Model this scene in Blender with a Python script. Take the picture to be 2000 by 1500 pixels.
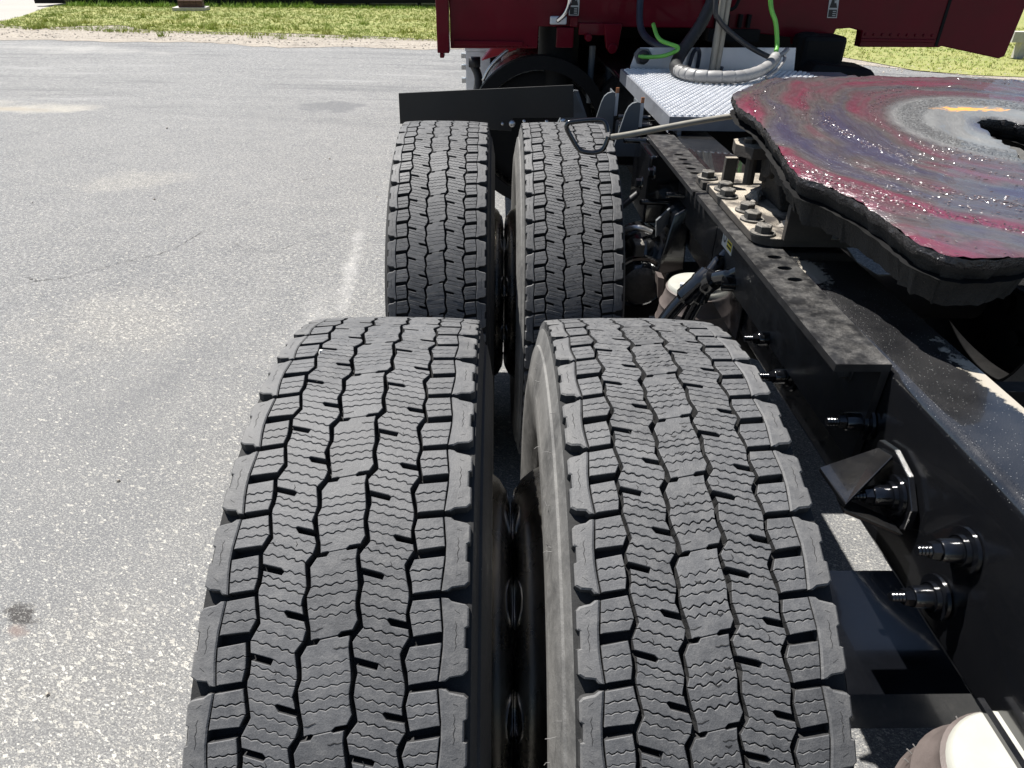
import bpy, math, random
from mathutils import Matrix, Vector
random.seed(7)
S = bpy.context.scene
for o in list(bpy.data.objects): bpy.data.objects.remove(o)
COL = S.collection
R = math.radians

# ------------------------------------------------------------------ camera
cam_d = bpy.data.cameras.new("camera"); cam = bpy.data.objects.new("camera", cam_d); COL.objects.link(cam)
cam_d.sensor_width = 36.0; cam_d.lens = 24.22; cam_d.clip_start = 0.02; cam_d.clip_end = 2000
cF = Vector((0.02468, 0.845364, -0.53362)); cU = Vector((-0.003842, 0.533859, 0.845565)); cX = Vector((0.999688, -0.018819, 0.016423))
cam.matrix_world = Matrix(((cX.x, cU.x, -cF.x, -0.02589), (cX.y, cU.y, -cF.y, -0.70675), (cX.z, cU.z, -cF.z, 1.44782), (0, 0, 0, 1)))
S.camera = cam
# ------------------------------------------------------------------ sky, sun, exposure
SUN = Vector((-0.38, 0.36, 1.0)).normalized()
W = bpy.data.worlds.new("World"); S.world = W; W.use_nodes = True
nt = W.node_tree
bg = nt.nodes["Background"]; sky = nt.nodes.new("ShaderNodeTexSky")
sky.sky_type = 'NISHITA'; sky.sun_disc = False
sky.sun_elevation = math.asin(SUN.z); sky.sun_rotation = math.atan2(SUN.x, SUN.y)
sky.air_density = 1.0; sky.dust_density = 0.6
nt.links.new(sky.outputs[0], bg.inputs[0]); bg.inputs[1].default_value = 0.05
sl = bpy.data.lights.new("sun", 'SUN'); so = bpy.data.objects.new("sun", sl); COL.objects.link(so)
sl.energy = 5.0; sl.angle = R(0.5); sl.color = (1.0, 0.965, 0.91)
so.rotation_euler = SUN.to_track_quat('Z', 'Y').to_euler(); so.location = (-3, 4, 12)
S.view_settings.view_transform = 'Standard'; S.view_settings.look = 'None'
S.view_settings.exposure = 1.0; S.view_settings.gamma = 1; S.view_settings.use_curve_mapping = False
S.render.engine = 'CYCLES'

# ------------------------------------------------------------------ node helpers
class NT:
    def __init__(s, name):
        s.m = bpy.data.materials.new(name); s.m.use_nodes = True; s.t = s.m.node_tree
        s.b = s.t.nodes["Principled BSDF"]; s._tc = None
    def n(s, typ, **kw):
        x = s.t.nodes.new(typ)
        for k, v in kw.items(): setattr(x, k, v)
        return x
    def L(s, a, b): s.t.links.new(a, b)
    def setin(s, sock, v):
        if hasattr(v, 'is_output'): s.L(v, sock)
        else: sock.default_value = v
    def pos(s):
        if not s._tc: s._tc = s.n("ShaderNodeNewGeometry").outputs["Position"]
        return s._tc
    def obj(s): return s.n("ShaderNodeTexCoord").outputs["Object"]
    def noise(s, vec, scale, detail=3, rough=.55, dist=0, out="Fac"):
        x = s.n("ShaderNodeTexNoise"); s.L(vec, x.inputs["Vector"])
        x.inputs["Scale"].default_value = scale; x.inputs["Detail"].default_value = detail
        x.inputs["Roughness"].default_value = rough; x.inputs["Distortion"].default_value = dist
        return x.outputs[out]
    def vor(s, vec, scale, feature='F1', out="Distance", rnd=1):
        x = s.n("ShaderNodeTexVoronoi", feature=feature); s.L(vec, x.inputs["Vector"])
        x.inputs["Scale"].default_value = scale; x.inputs["Randomness"].default_value = rnd
        return x.outputs[out]
    def math(s, op, a, b=0.0, c=0.0, clamp=False):
        x = s.n("ShaderNodeMath", operation=op, use_clamp=clamp)
        for i, v in enumerate((a, b, c)): s.setin(x.inputs[i], v)
        return x.outputs[0]
    def ramp(s, fac, a, b, lo=0., hi=1.):
        x = s.n("ShaderNodeMapRange"); x.clamp = True
        s.setin(x.inputs["Value"], fac)
        for k, v in zip(("From Min", "From Max", "To Min", "To Max"), (a, b, lo, hi)): s.setin(x.inputs[k], v)
        return x.outputs[0]
    def mix(s, f, a, b, mode='MIX'):
        x = s.n("ShaderNodeMix", data_type='RGBA', blend_type=mode)
        s.setin(x.inputs[0], f)
        for i, v in ((6, a), (7, b)):
            if isinstance(v, tuple) and len(v) == 3: v = v + (1,)
            s.setin(x.inputs[i], v)
        return x.outputs[2]
    def map(s, vec, loc=(0, 0, 0), rot=(0, 0, 0), sc=(1, 1, 1)):
        x = s.n("ShaderNodeMapping"); s.L(vec, x.inputs["Vector"])
        x.inputs["Location"].default_value = loc; x.inputs["Rotation"].default_value = rot; x.inputs["Scale"].default_value = sc
        return x.outputs[0]
    def bump(s, h, strength=.3, dist=.01, prev=None):
        x = s.n("ShaderNodeBump"); s.setin(x.inputs["Height"], h)
        x.inputs["Strength"].default_value = strength; x.inputs["Distance"].default_value = dist
        if prev is not None: s.L(prev, x.inputs["Normal"])
        return x.outputs[0]
    def out(s, col=None, rough=None, metal=None, normal=None, spec=None, coat=None, coatr=None):
        b = s.b
        for k, v in (("Base Color", col), ("Roughness", rough), ("Metallic", metal), ("Normal", normal),
                     ("Specular IOR Level", spec), ("Coat Weight", coat), ("Coat Roughness", coatr)):
            if v is None: continue
            if isinstance(v, tuple) and len(v) == 3: v = v + (1,)
            s.setin(b.inputs[k], v)
        return s.m

M = {}
def simple(name, col, rough=.5, metal=0., var=.25, scale=25., bump=.0, bscale=300., spec=.5, coat=None, dust=0., dcol=(.3, .28, .25), dscale=7., dlow=.25):
    n = NT(name); p = n.pos()
    nz = n.noise(p, scale, 4, .6)
    f = n.ramp(nz, .25, .75, 1 - var, 1 + var)
    c = n.mix(1., col, n_rgb(n, f), 'MULTIPLY')
    rr = n.ramp(nz, .3, .7, max(rough - .08, .02), min(rough + .1, 1))
    if dust > 0:
        d = n.math('MULTIPLY', n.ramp(n.noise(p, dscale, 5, .65), .4, .72, 0, 1), n.ramp(n.noise(p, 900, 2, .6), .42, .6, .25, 1))
        geo = n.n("ShaderNodeSeparateXYZ"); n.L(n.n("ShaderNodeNewGeometry").outputs["Normal"], geo.inputs[0])
        up = n.ramp(geo.outputs[2], .2, .8, dlow, 1)
        d = n.math('MULTIPLY', n.math('MULTIPLY', d, up), dust)
        c = n.mix(d, c, dcol)
        rr = n.math('ADD', rr, n.math('MULTIPLY', d, .5), clamp=True)
    nm = None
    if bump: nm = n.bump(n.noise(p, bscale, 3, .6), bump, .004)
    M[name] = n.out(c, rr, metal, nm, spec, coat, .05 if coat else None)
    return M[name]
def n_rgb(n, f):
    x = n.n("ShaderNodeCombineColor"); 
    for i in range(3): n.setin(x.inputs[i], f)
    return x.outputs[0]

# rubber --------------------------------------------------------------
def rubber(name, base, dustcol, dust, rough):
    n = NT(name); p = n.pos()
    a = n.noise(p, 9, 5, .6); b = n.noise(p, 70, 4, .65); c = n.noise(p, 700, 3, .7)
    oi = n.n('ShaderNodeObjectInfo').outputs['Random']
    ob = n.n('ShaderNodeSeparateXYZ'); n.L(n.obj(), ob.inputs[0])
    sh = n.ramp(n.math('ABSOLUTE', ob.outputs[0]), .094, .122, 0, 1)
    f = n.math('ADD', n.ramp(a, .3, .7, -.12, .12), n.math('ADD', n.ramp(b, .3, .7, .84, 1.16), n.ramp(c, .35, .65, -.14, .14)))
    f = n.math('ADD', f, n.ramp(oi, 0, 1, -.11, .11))
    col = n.mix(1., base, n_rgb(n, f), 'MULTIPLY')
    d = n.math('MULTIPLY', n.ramp(b, .46, .72, 0, 1), n.ramp(c, .45, .6, .3, 1))
    d = n.math('ADD', d, n.math('MULTIPLY', sh, n.ramp(a, .35, .62, 0, .9)), clamp=True)
    col = n.mix(n.math('MULTIPLY', d, dust), col, dustcol)
    sp = n.vor(p, 260); spm = n.ramp(sp, .05, .11, 1, 0)
    rnd = n.vor(p, 260, out="Color"); sepc = n.n("ShaderNodeSeparateColor"); n.L(rnd, sepc.inputs[0])
    spm = n.math('MULTIPLY', spm, n.math('GREATER_THAN', sepc.outputs[0], .93))
    col = n.mix(n.math('MULTIPLY', spm, .6), col, (.4, .38, .35))
    nm = n.bump(c, .25, .0012, n.bump(b, .25, .004))
    M[name] = n.out(col, n.ramp(b, .3, .7, rough - .07, rough + .1), 0., nm, .35)
rubber("tread_rubber", (.093, .094, .097), (.175, .168, .157), .42, .6)
rubber("far_tread_rubber", (.084, .083, .083), (.16, .15, .138), .36, .64)
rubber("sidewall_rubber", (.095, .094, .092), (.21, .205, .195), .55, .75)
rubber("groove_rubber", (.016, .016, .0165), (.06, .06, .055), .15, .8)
rubber("wall_rubber", (.032, .032, .033), (.09, .088, .084), .25, .75)  # unworn rubber, darkened further to paint shade onto the block walls
rubber("shaded_sidewall_rubber", (.022, .022, .023), (.08, .078, .072), .2, .7)  # sidewall copy darkened in colour for the shaded outer tyres
simple("black_rubber", (.02, .02, .022), .5, 0, .3, 20, .15)
simple("mudguard_plastic", (.009, .0095, .010), .45, 0, .35, 6, .1, 500, dust=.25, dcol=(.16, .15, .14))
simple("black_paint", (.005, .0055, .007), .13, 0, .4, 12, .03, 700, .5, coat=1., dust=.14, dcol=(.3, .28, .25), dscale=5., dlow=.1)
simple("clean_black_paint", (.004, .0045, .006), .16, 0, .3, 12, .03, 500, .5, coat=.7)
simple("dusty_black_paint", (.014, .014, .015), .38, 0, .4, 30, .12, 700, .5, coat=.15, dust=.55, dcol=(.22, .21, .195), dscale=45., dlow=.1)
simple("underbody_black", (.0045, .0045, .005), .65, 0, .4, 12, .2, 80, .2, dust=.05)
simple("dusty_shaded_steel", (.045, .04, .036), .7, 0, .3, 16, .25, 260, .3, dust=2.2, dcol=(.44, .39, .32), dscale=14., dlow=.03)  # real dust on top; dark base puts shade into the upright faces
simple("grimy_iron", (.022, .021, .02), .72, 0, .5, 30, .9, 260, .3, dust=.8, dcol=(.2, .185, .16), dscale=20., dlow=.12)  # grime and top dust, base darkened so the sides hold painted shade
simple("edge_grease", (.028, .026, .027), .22, 0, .4, 60, .9, 170, .6)
simple("bare_bolt", (.035, .034, .032), .55, 0, .4, 60, .2, 400, dust=1.4, dcol=(.30, .275, .24), dscale=60., dlow=.05)  # dusty tops, sides darkened in colour to look unlit
simple("zinc_bolt", (.6, .6, .6), .3, .9, .2, 60)
simple("deck_sheet", (.21, .22, .245), .42, .2, .1, 30, .05)
simple("aluminium", (.74, .75, .77), .38, .3, .08, 30, .05, 500)
simple("polished_aluminium", (.40, .385, .36), .27, 1., .3, 9)
simple("panel_silver", (.62, .64, .67), .4, .35, .08, 10)
simple("grey_paint", (.10, .11, .12), .45, 0, .12, 8)
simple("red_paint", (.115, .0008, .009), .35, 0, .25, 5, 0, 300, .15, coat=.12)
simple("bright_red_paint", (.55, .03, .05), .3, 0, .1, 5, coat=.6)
simple("bellows_rubber", (.105, .086, .080), .6, 0, .25, 30, .15, 500)
simple("cream_plate", (.36, .36, .325), .5, 0, .08, 20, .05)
simple("grey_hose", (.26, .255, .25), .42, 0, .12, 30)
simple("green_hose", (.13, .42, .06), .4, 0, .15, 30)
simple("black_hose", (.018, .018, .02), .5, 0, .3, 30)
simple("blue_black_hose", (.02, .025, .04), .4, 0, .3, 30)
simple("beige_pole", (.25, .235, .20), .5, .2, .15, 20)
simple("label_white", (.5, .5, .48), .5, 0, .05, 10)
simple("label_black", (.012, .012, .012), .5, 0, .05, 10)
simple("label_yellow", (.65, .55, .08), .5, 0, .05, 10)
simple("orange_plastic", (.40, .16, .07), .5, 0, .1, 10)
simple("rust_paint", (.5, .22, .12), .6, 0, .2, 30)
simple("concrete", (.42, .40, .37), .85, 0, .2, 12, .3, 120)
simple("brown_brick", (.10, .05, .04), .8, 0, .3, 40, .3, 200)
simple("gravel_stone", (.34, .305, .26), .9, 0, .4, 6)
simple("asphalt_crack", (.05, .05, .05), .9, 0, .3, 40)
simple("dirt_clod", (.30, .275, .24), .9, 0, .3, 40, .9, 150)
simple("whisker_rubber", (.16, .155, .15), .6, 0, .1, 40)
def rail_paint():
    n = NT("rail_paint"); p = n.pos()
    a = n.noise(p, 14, 4, .6); gr = n.noise(p, 1100, 2, .6)
    geo = n.n("ShaderNodeSeparateXYZ"); n.L(n.n("ShaderNodeNewGeometry").outputs["Normal"], geo.inputs[0]); up = n.ramp(geo.outputs[2], .3, .9, .12, 1)
    col = n.mix(n.math('MULTIPLY', n.math('MULTIPLY', n.ramp(gr, .42, .62), n.ramp(a, .3, .65, .25, 1)), n.math('MULTIPLY', up, .35)), (.0045, .005, .0065), (.16, .155, .15))
    sp = n.vor(p, 420); sc_ = n.n("ShaderNodeSeparateColor"); n.L(n.vor(p, 420, out="Color"), sc_.inputs[0])
    m = n.math('MULTIPLY', n.ramp(sp, .12, .25, 1, 0), n.math('GREATER_THAN', sc_.outputs[0], .8)); col = n.mix(n.math('MULTIPLY', m, .7), col, (.3, .3, .29))
    v = n.map(p, loc=(-.600, .03, 0)); v = n.map(v, rot=(0, 0, -.12)); v = n.map(v, sc=(1 / .017, 1 / .13, 0)); ln = n.n("ShaderNodeVectorMath", operation='LENGTH'); n.L(v, ln.inputs[0])
    pt = n.ramp(n.math('ADD', ln.outputs["Value"], n.ramp(n.noise(p, 40, 5, .7), .2, .8, -.9, .9)), 1.05, .8)
    v2 = n.map(p, loc=(-.505, -.36, 0)); v2 = n.map(v2, sc=(1 / .02, 1 / .06, 0)); l2 = n.n("ShaderNodeVectorMath", operation='LENGTH'); n.L(v2, l2.inputs[0])
    p2 = n.ramp(n.math('ADD', l2.outputs["Value"], n.ramp(n.noise(p, 50, 5, .7), .2, .8, -.9, .9)), 1.05, .7)
    pt = n.math('MULTIPLY', n.math('MAXIMUM', pt, n.math('MULTIPLY', p2, .7)), up)
    col = n.mix(n.math('MULTIPLY', pt, .85), col, (.42, .38, .31))
    rg = n.math('ADD', n.ramp(a, .3, .7, .10, .2), n.math('MULTIPLY', pt, .6), clamp=True)
    M["rail_paint"] = n.out(col, rg, 0., n.bump(gr, .06, .003), .5, 1., .05)
rail_paint()
M["chrome"] = NT("chrome").out((.75, .76, .78), .08, 1.)

# ------------------------------------------------------------------ mesh helpers
def finish(name, me, mat, parent=None, loc=(0, 0, 0), smooth=False, label=None, kind=None, bevel=0.):
    o = bpy.data.objects.new(name, me); COL.objects.link(o)
    mats = mat if isinstance(mat, (list, tuple)) else [mat]
    if not me.materials:
        for m in mats: me.materials.append(M[m] if isinstance(m, str) else m)
    if smooth:
        for p in me.polygons: p.use_smooth = True
        if smooth != 'all':
            me.set_sharp_from_angle(angle=R(38))
    o.location = loc
    if parent is not None: o.parent = parent
    if label: o['label'] = label
    if kind: o['kind'] = kind
    if bevel:
        b = o.modifiers.new("bevel", 'BEVEL'); b.width = bevel; b.segments = 2; b.limit_method = 'ANGLE'; b.angle_limit = R(40)
    return o
class MB:
    def __init__(s): s.v = []; s.f = []; s.mi = []
    def add(s, vs, fs, mi=0):
        o = len(s.v); s.v += [tuple(v) for v in vs]; s.f += [tuple(i + o for i in f) for f in fs]; s.mi += [mi] * len(fs); return s
    def box(s, x0, x1, y0, y1, z0, z1, mi=0):
        return s.add([(x0, y0, z0), (x1, y0, z0), (x1, y1, z0), (x0, y1, z0), (x0, y0, z1), (x1, y0, z1), (x1, y1, z1), (x0, y1, z1)],
                     [(0, 3, 2, 1), (4, 5, 6, 7), (0, 1, 5, 4), (1, 2, 6, 5), (2, 3, 7, 6), (3, 0, 4, 7)], mi)
    def hexa(s, b, t, mi=0):      # two quads (bottom, top), same winding
        return s.add(list(b) + list(t), [(0, 3, 2, 1), (4, 5, 6, 7), (0, 1, 5, 4), (1, 2, 6, 5), (2, 3, 7, 6), (3, 0, 4, 7)], mi)
    def prism(s, poly, axis, a0, a1, mi=0):
        n = len(poly)
        def P(q, a):
            return {'x': (a, q[0], q[1]), 'y': (q[0], a, q[1]), 'z': (q[0], q[1], a)}[axis]
        vs = [P(q, a0) for q in poly] + [P(q, a1) for q in poly]
        fs = [tuple(range(n)), tuple(range(2 * n - 1, n - 1, -1))] + [(i, i + n, (i + 1) % n + n, (i + 1) % n) for i in range(n)]
        area = sum(poly[i][0] * poly[(i + 1) % n][1] - poly[(i + 1) % n][0] * poly[i][1] for i in range(n))
        if (area > 0) == (axis != 'y'): fs = [f[::-1] for f in fs]
        return s.add(vs, fs, mi)
    def tube(s, path, r, n=10, cap=True, mi=0):
        pts = [Vector(p) for p in path]; rr = r if isinstance(r, (list, tuple)) else [r] * len(pts)
        vs = []; fs = []; up = None
        for i, p in enumerate(pts):
            t = (pts[min(i + 1, len(pts) - 1)] - pts[max(i - 1, 0)]).normalized()
            if up is None:
                up = Vector((0, 0, 1)) if abs(t.z) < .9 else Vector((1, 0, 0))
            a = t.cross(up); 
            if a.length < 1e-4: a = t.cross(Vector((0, 1, 0)))
            a.normalize(); b = a.cross(t).normalized(); up = b
            for k in range(n):
                th = 2 * math.pi * k / n
                vs.append(p + a * (rr[i] * math.cos(th)) + b * (rr[i] * math.sin(th)))
        for i in range(len(pts) - 1):
            for k in range(n):
                k2 = (k + 1) % n
                fs.append((i * n + k, i * n + k2, (i + 1) * n + k2, (i + 1) * n + k))
        if cap:
            fs.append(tuple(range(n))[::-1]); fs.append(tuple((len(pts) - 1) * n + k for k in range(n)))
        return s.add(vs, fs, mi)
    def lathe(s, prof, c, axis='x', n=48, mi=0, closed=False, a0=0., a1=2 * math.pi):
        vs = []; fs = []; m = len(prof); full = abs(a1 - a0 - 2 * math.pi) < 1e-6
        for k in range(n + (0 if full else 1)):
            th = a0 + (a1 - a0) * k / n
            for (x, r) in prof:
                cs, sn = r * math.cos(th), r * math.sin(th)
                q = {'x': (x, sn, cs), 'y': (sn, x, cs), 'z': (cs, sn, x)}[axis]
                vs.append((c[0] + q[0], c[1] + q[1], c[2] + q[2]))
        tot = n if full else n + 1
        for k in range(n):
            k2 = (k + 1) % tot
            for j in range(m - 1 + (1 if closed else 0)):
                j2 = (j + 1) % m
                f = (k * m + j, k * m + j2, k2 * m + j2, k2 * m + j)
                if axis == 'y': f = f[::-1]
                fs.append(f[::-1])
        return s.add(vs, fs, mi)
    def mesh(s, name):
        me = bpy.data.meshes.new(name); me.from_pydata(s.v, [], s.f)
        if any(s.mi): me.polygons.foreach_set("material_index", s.mi)
        me.update(); return me
    def build(s, name, mat, parent=None, **kw): return finish(name, s.mesh(name), mat, parent, **kw)
def smooth_path(pts, n=8):
    P = [Vector(p) for p in pts]; out = []
    for i in range(len(P) - 1):
        p0, p1, p2, p3 = P[max(i - 1, 0)], P[i], P[i + 1], P[min(i + 2, len(P) - 1)]
        for k in range(n):
            t = k / n
            out.append(.5 * ((2 * p1) + (p2 - p0) * t + (2 * p0 - 5 * p1 + 4 * p2 - p3) * t * t + (3 * p1 - p0 - 3 * p2 + p3) * t ** 3))
    out.append(P[-1]); return [tuple(q) for q in out]
def hexbolt(b, c, axis, r, h, wr=None, wh=.004, rot=.3, mi=0):
    """washer + hex head standing on c along +axis (z) or -x ('-x')"""
    def P(x, y, z):
        return {'z': (c[0] + x, c[1] + y, c[2] + z), '-x': (c[0] - z, c[1] + x, c[2] + y), '-y': (c[0] + x, c[1] - z, c[2] + y)}[axis]
    flip = axis != 'z'
    def ring(rad, z0, z1, n, ro, top_in=None):
        vs = []; prof = [(rad, z0), (rad, z1 - .1 * (z1 - z0)), (rad * (top_in or .97), z1)]
        for k in range(n):
            th = ro + 2 * math.pi * k / n
            for (q, z) in prof: vs.append(P(q * math.cos(th), q * math.sin(th), z))
        fs = []
        for k in range(n):
            k2 = (k + 1) % n
            for j in range(2): fs.append((k * 3 + j, k2 * 3 + j, k2 * 3 + j + 1, k * 3 + j + 1))
        fs.append(tuple(k * 3 + 2 for k in range(n)))
        if axis == '-y' : pass
        if axis == '-x': fs = [f[::-1] for f in fs]
        b.add(vs, fs, mi)
    if wr: ring(wr, 0, wh, 20, 0)
    ring(r, wh if wr else 0, (wh if wr else 0) + h, 6, rot, .9)
def thing(name, label, cat, loc=(0, 0, 0), group=None):
    o = bpy.data.objects.new(name, None); COL.objects.link(o); o.location = loc; o.empty_display_size = .2
    o['label'] = label; o['category'] = cat
    if group: o['group'] = group
    return o
def tag(o, label, cat, group=None):
    o['label'] = label; o['category'] = cat
    if group: o['group'] = group
    return o

# ================================================================== GROUND
def poly_sheet(name, pts, z, mat, kind='structure'):
    b = MB(); b.add([(x, y, z) for x, y in pts], [tuple(range(len(pts)))])
    me = b.mesh(name); import bmesh
    bm = bmesh.new(); bm.from_mesh(me)
    bmesh.ops.triangulate(bm, faces=bm.faces[:])
    bm.normal_update()
    for f in bm.faces:
        if f.normal.z < 0: f.normal_flip()
    bm.to_mesh(me); bm.free()
    return finish(name, me, mat, kind=kind)

# pale open ground all the way out
n = NT("pale_ground"); p = n.pos()
c = n.mix(n.noise(p, .4, 5, .6), (.26, .25, .23), (.42, .405, .38)); c = n.mix(n.ramp(n.noise(p, 30, 4, .7), .35, .7), c, (.30, .28, .25))
n.out(c, .95, 0., n.bump(n.noise(p, 60, 3), .4, .02)); M["pale_ground"] = n.m
poly_sheet("ground", [(-600, -600), (600, -600), (600, 600), (-600, 600)], -.012, "pale_ground")

# asphalt -------------------------------------------------------------
n = NT("asphalt"); p = n.pos()
big = n.noise(p, .55, 5, .6, .3); mid = n.noise(p, 4.5, 5, .65); fine = n.noise(p, 190, 4, .7)
sx = n.n("ShaderNodeSeparateXYZ"); n.L(p, sx.inputs[0])
far = n.ramp(sx.outputs[1], 3.0, 10.0)
streak = n.noise(n.map(p, sc=(.16, 2.2, 1), rot=(0, 0, .12)), 1.5, 5, .6, .25)
base = n.mix(n.ramp(big, .3, .7), (.088, .091, .096), (.145, .147, .150))
base = n.mix(n.ramp(mid, .38, .7, 0, .45), base, (.20, .198, .193))
base = n.mix(n.math('MULTIPLY', far, n.ramp(streak, .5, .66, 0, .6)), base, (.10, .103, .107))
base = n.mix(n.math('MULTIPLY', far, n.ramp(streak, .42, .30, 0, .5)), base, (.30, .30, .295))
# exposed aggregate: small stones of several sizes, richer towards the worn patches
def blob(x, y, rx, ry, rot=0., ns=3., soft=.55, amp=.7):
    v = n.map(p, loc=(-x, -y, 0)); v2 = n.map(v, rot=(0, 0, rot)); v2 = n.map(v2, sc=(1 / rx, 1 / ry, 0))
    ln = n.n("ShaderNodeVectorMath", operation='LENGTH'); n.L(v2, ln.inputs[0])
    nz = n.noise(p, ns, 5, .65)
    return n.ramp(n.math('ADD', ln.outputs["Value"], n.ramp(nz, .2, .8, -amp, amp)), 1.0, 1 - soft, 0, 1)
worn = n.math('MAXIMUM', blob(-1.72, 2.1, .42, .36, .3), n.math('MAXIMUM', n.math('MULTIPLY', blob(-.9, .1, .85, .75, .4, 2.5, .9), .9), blob(-2.6, 4.3, .4, .3, 0)))
worn = n.math('MAXIMUM', worn, n.math('MULTIPLY', blob(-.6, 1.4, .45, 1.6, .2, 2.0, .9), .55))
def stones(scale, thr_lo, col, prevcol, r0, r1, keep, seed):
    v = n.map(n.map(p, rot=(0, 0, .5)), loc=(seed, seed * .7, 0), sc=(1, 2.1, 1))
    wob = n.n("ShaderNodeVectorMath", operation='ADD'); n.L(v, wob.inputs[0])
    sc = n.n("ShaderNodeVectorMath", operation='SCALE'); n.L(n.noise(p, scale * 1.3, 2, .5, 0, "Color"), sc.inputs[0]); sc.inputs["Scale"].default_value = .9 / scale
    n.L(sc.outputs[0], wob.inputs[1])
    vx = n.n("ShaderNodeTexVoronoi", feature='F1', distance='MINKOWSKI'); n.L(wob.outputs[0], vx.inputs["Vector"]); vx.inputs["Scale"].default_value = scale; vx.inputs["Exponent"].default_value = .9
    d = vx.outputs["Distance"]; cc = n.n("ShaderNodeSeparateColor"); n.L(vx.outputs["Color"], cc.inputs[0])
    inside = n.ramp(d, n.math('MULTIPLY', n.ramp(cc.outputs[1], 0, 1, .4, 1.), r1), r0, 0, 1)
    k = n.math('LESS_THAN', cc.outputs[0], keep)
    m = n.math('MULTIPLY', inside, k)
    tint = n.mix(cc.outputs[2], prevcol, col)
    return m, tint
m1, t1 = stones(235, .3, (.46, .445, .405), (.20, .20, .195), .34, .62, n.math('ADD', n.ramp(mid, .35, .65, .55, .75), n.math('MULTIPLY', worn, .25)), 1.3)
m2, t2 = stones(98, .3, (.52, .50, .445), (.25, .24, .22), .32, .62, n.math('ADD', .14, n.math('MULTIPLY', worn, .55)), 2.1)
m3, t3 = stones(430, .3, (.55, .54, .52), (.10, .10, .105), .1, .6, .7, 4.7)
base = n.mix(n.ramp(fine, .38, .62, .0, .55), base, (.085, .087, .092))
base = n.mix(n.math('MULTIPLY', worn, .3), base, (.19, .178, .16))
base = n.mix(n.math('MULTIPLY', m3, .38), base, t3)
g4_ = n.noise(n.map(p, rot=(0, 0, .5), sc=(1, 1.6, 1)), 150, 3, .8); near = n.ramp(sx.outputs[1], 2.6, 1.2)
base = n.mix(n.math('MULTIPLY', near, n.ramp(g4_, .51, .62, 0, .55)), base, (.30, .295, .28)); base = n.mix(n.math('MULTIPLY', near, n.ramp(g4_, .49, .38, 0, .6)), base, (.06, .062, .066))
g2_ = n.noise(p, 52, 4, .85); g3_ = n.noise(p, 20, 4, .85); midm = n.ramp(sx.outputs[1], .8, 2.6)
base = n.mix(n.math('MULTIPLY', midm, n.ramp(g2_, .51, .63, 0, .6)), base, (.40, .395, .38)); base = n.mix(n.math('MULTIPLY', midm, n.ramp(g2_, .49, .37, 0, .55)), base, (.065, .067, .072))
base = n.mix(n.math('MULTIPLY', far, n.ramp(g3_, .51, .62, 0, .6)), base, (.36, .355, .345)); base = n.mix(n.math('MULTIPLY', far, n.ramp(g3_, .49, .37, 0, .42)), base, (.08, .082, .086))
base = n.mix(n.math('MULTIPLY', m1, .85), base, t1)
base = n.mix(n.math('MULTIPLY', m2, .95), base, t2)
vc_ = n.map(p, loc=(4, 25, 0)); s5 = n.n("ShaderNodeSeparateXYZ"); n.L(vc_, s5.inputs[0])      # tyre marks of turning trucks
rr_ = n.math('SQRT', n.math('ADD', n.math('MULTIPLY', s5.outputs[0], s5.outputs[0]), n.math('MULTIPLY', s5.outputs[1], s5.outputs[1]))); aa_ = n.math('ARCTAN2', s5.outputs[0], s5.outputs[1])
cv_ = n.n("ShaderNodeCombineXYZ"); n.L(rr_, cv_.inputs[0]); n.L(n.math('MULTIPLY', aa_, 4.), cv_.inputs[1])
arcs = n.noise(cv_.outputs[0], 2.4, 4, .7); far2 = n.ramp(sx.outputs[1], 5.0, 8.5)
base = n.mix(n.math('MULTIPLY', far2, n.ramp(arcs, .53, .64, 0, .5)), base, (.075, .077, .082)); base = n.mix(n.math('MULTIPLY', far2, n.ramp(arcs, .42, .33, 0, .4)), base, (.31, .308, .30))
# stains that belong to the asphalt itself
base = n.mix(n.math('MULTIPLY', blob(-1.75, 7.1, .38, .27, .25, 3.2, .2, .75), .6), base, (.095, .097, .102))
base = n.mix(n.math('MULTIPLY', blob(-4.75, 6.85, .8, .34, .2, 2.2, .9, 1.), .6), base, (.38, .355, .30))
base = n.mix(n.math('MULTIPLY', blob(-5.0, 6.75, .55, .13, .1, 2.5, .8), .6), base, (.27, .23, .17))
base = n.mix(n.math('MULTIPLY', blob(-6.5, 11.4, 1.6, .6, .1, 1.4, .9, 1.), .5), base, (.34, .33, .31))
base = n.mix(n.math('MULTIPLY', blob(-1.37, 1.5, .18, .4, .4, 3, .9), .3), base, (.10, .102, .108))
base = n.mix(n.math('MULTIPLY', blob(-.80, 2.8, .05, .85, -.085, 9, .95, .9), .3), base, (.5, .49, .47))
base = n.mix(n.math('MULTIPLY', blob(-.86, 2.0, .09, .6, -.05, 6, .9, .6), .25), base, (.45, .44, .42))
base = n.mix(n.math('MULTIPLY', blob(-1.228, .482, .062, .03, .55, 40, .5, .8), n.ramp(m1, 0, 1, 1., .45)), base, (.04, .037, .036))
base = n.mix(n.math('MULTIPLY', blob(-1.205, .43, .035, .02, .4, 30, .7, .5), .5), base, (.16, .10, .08))
h = n.math('ADD', n.math('MULTIPLY', fine, .5), n.math('ADD', n.math('MULTIPLY', m2, .9), n.math('MULTIPLY', m1, .5)))
n.out(base, n.ramp(fine, .3, .7, .7, .9), 0., n.bump(h, .55, .004), .35); M["asphalt"] = n.m
edge = [(-60, 12.2)]
x = -30.
while x < 12:
    edge.append((x, 12.45 + .25 * math.sin(x * .7) + .12 * math.sin(x * 2.3 + 1) + random.uniform(-.06, .06) + .03 * x * (x < 0) * .5)); x += .22 if -10 < x < 3 else .8
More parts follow.
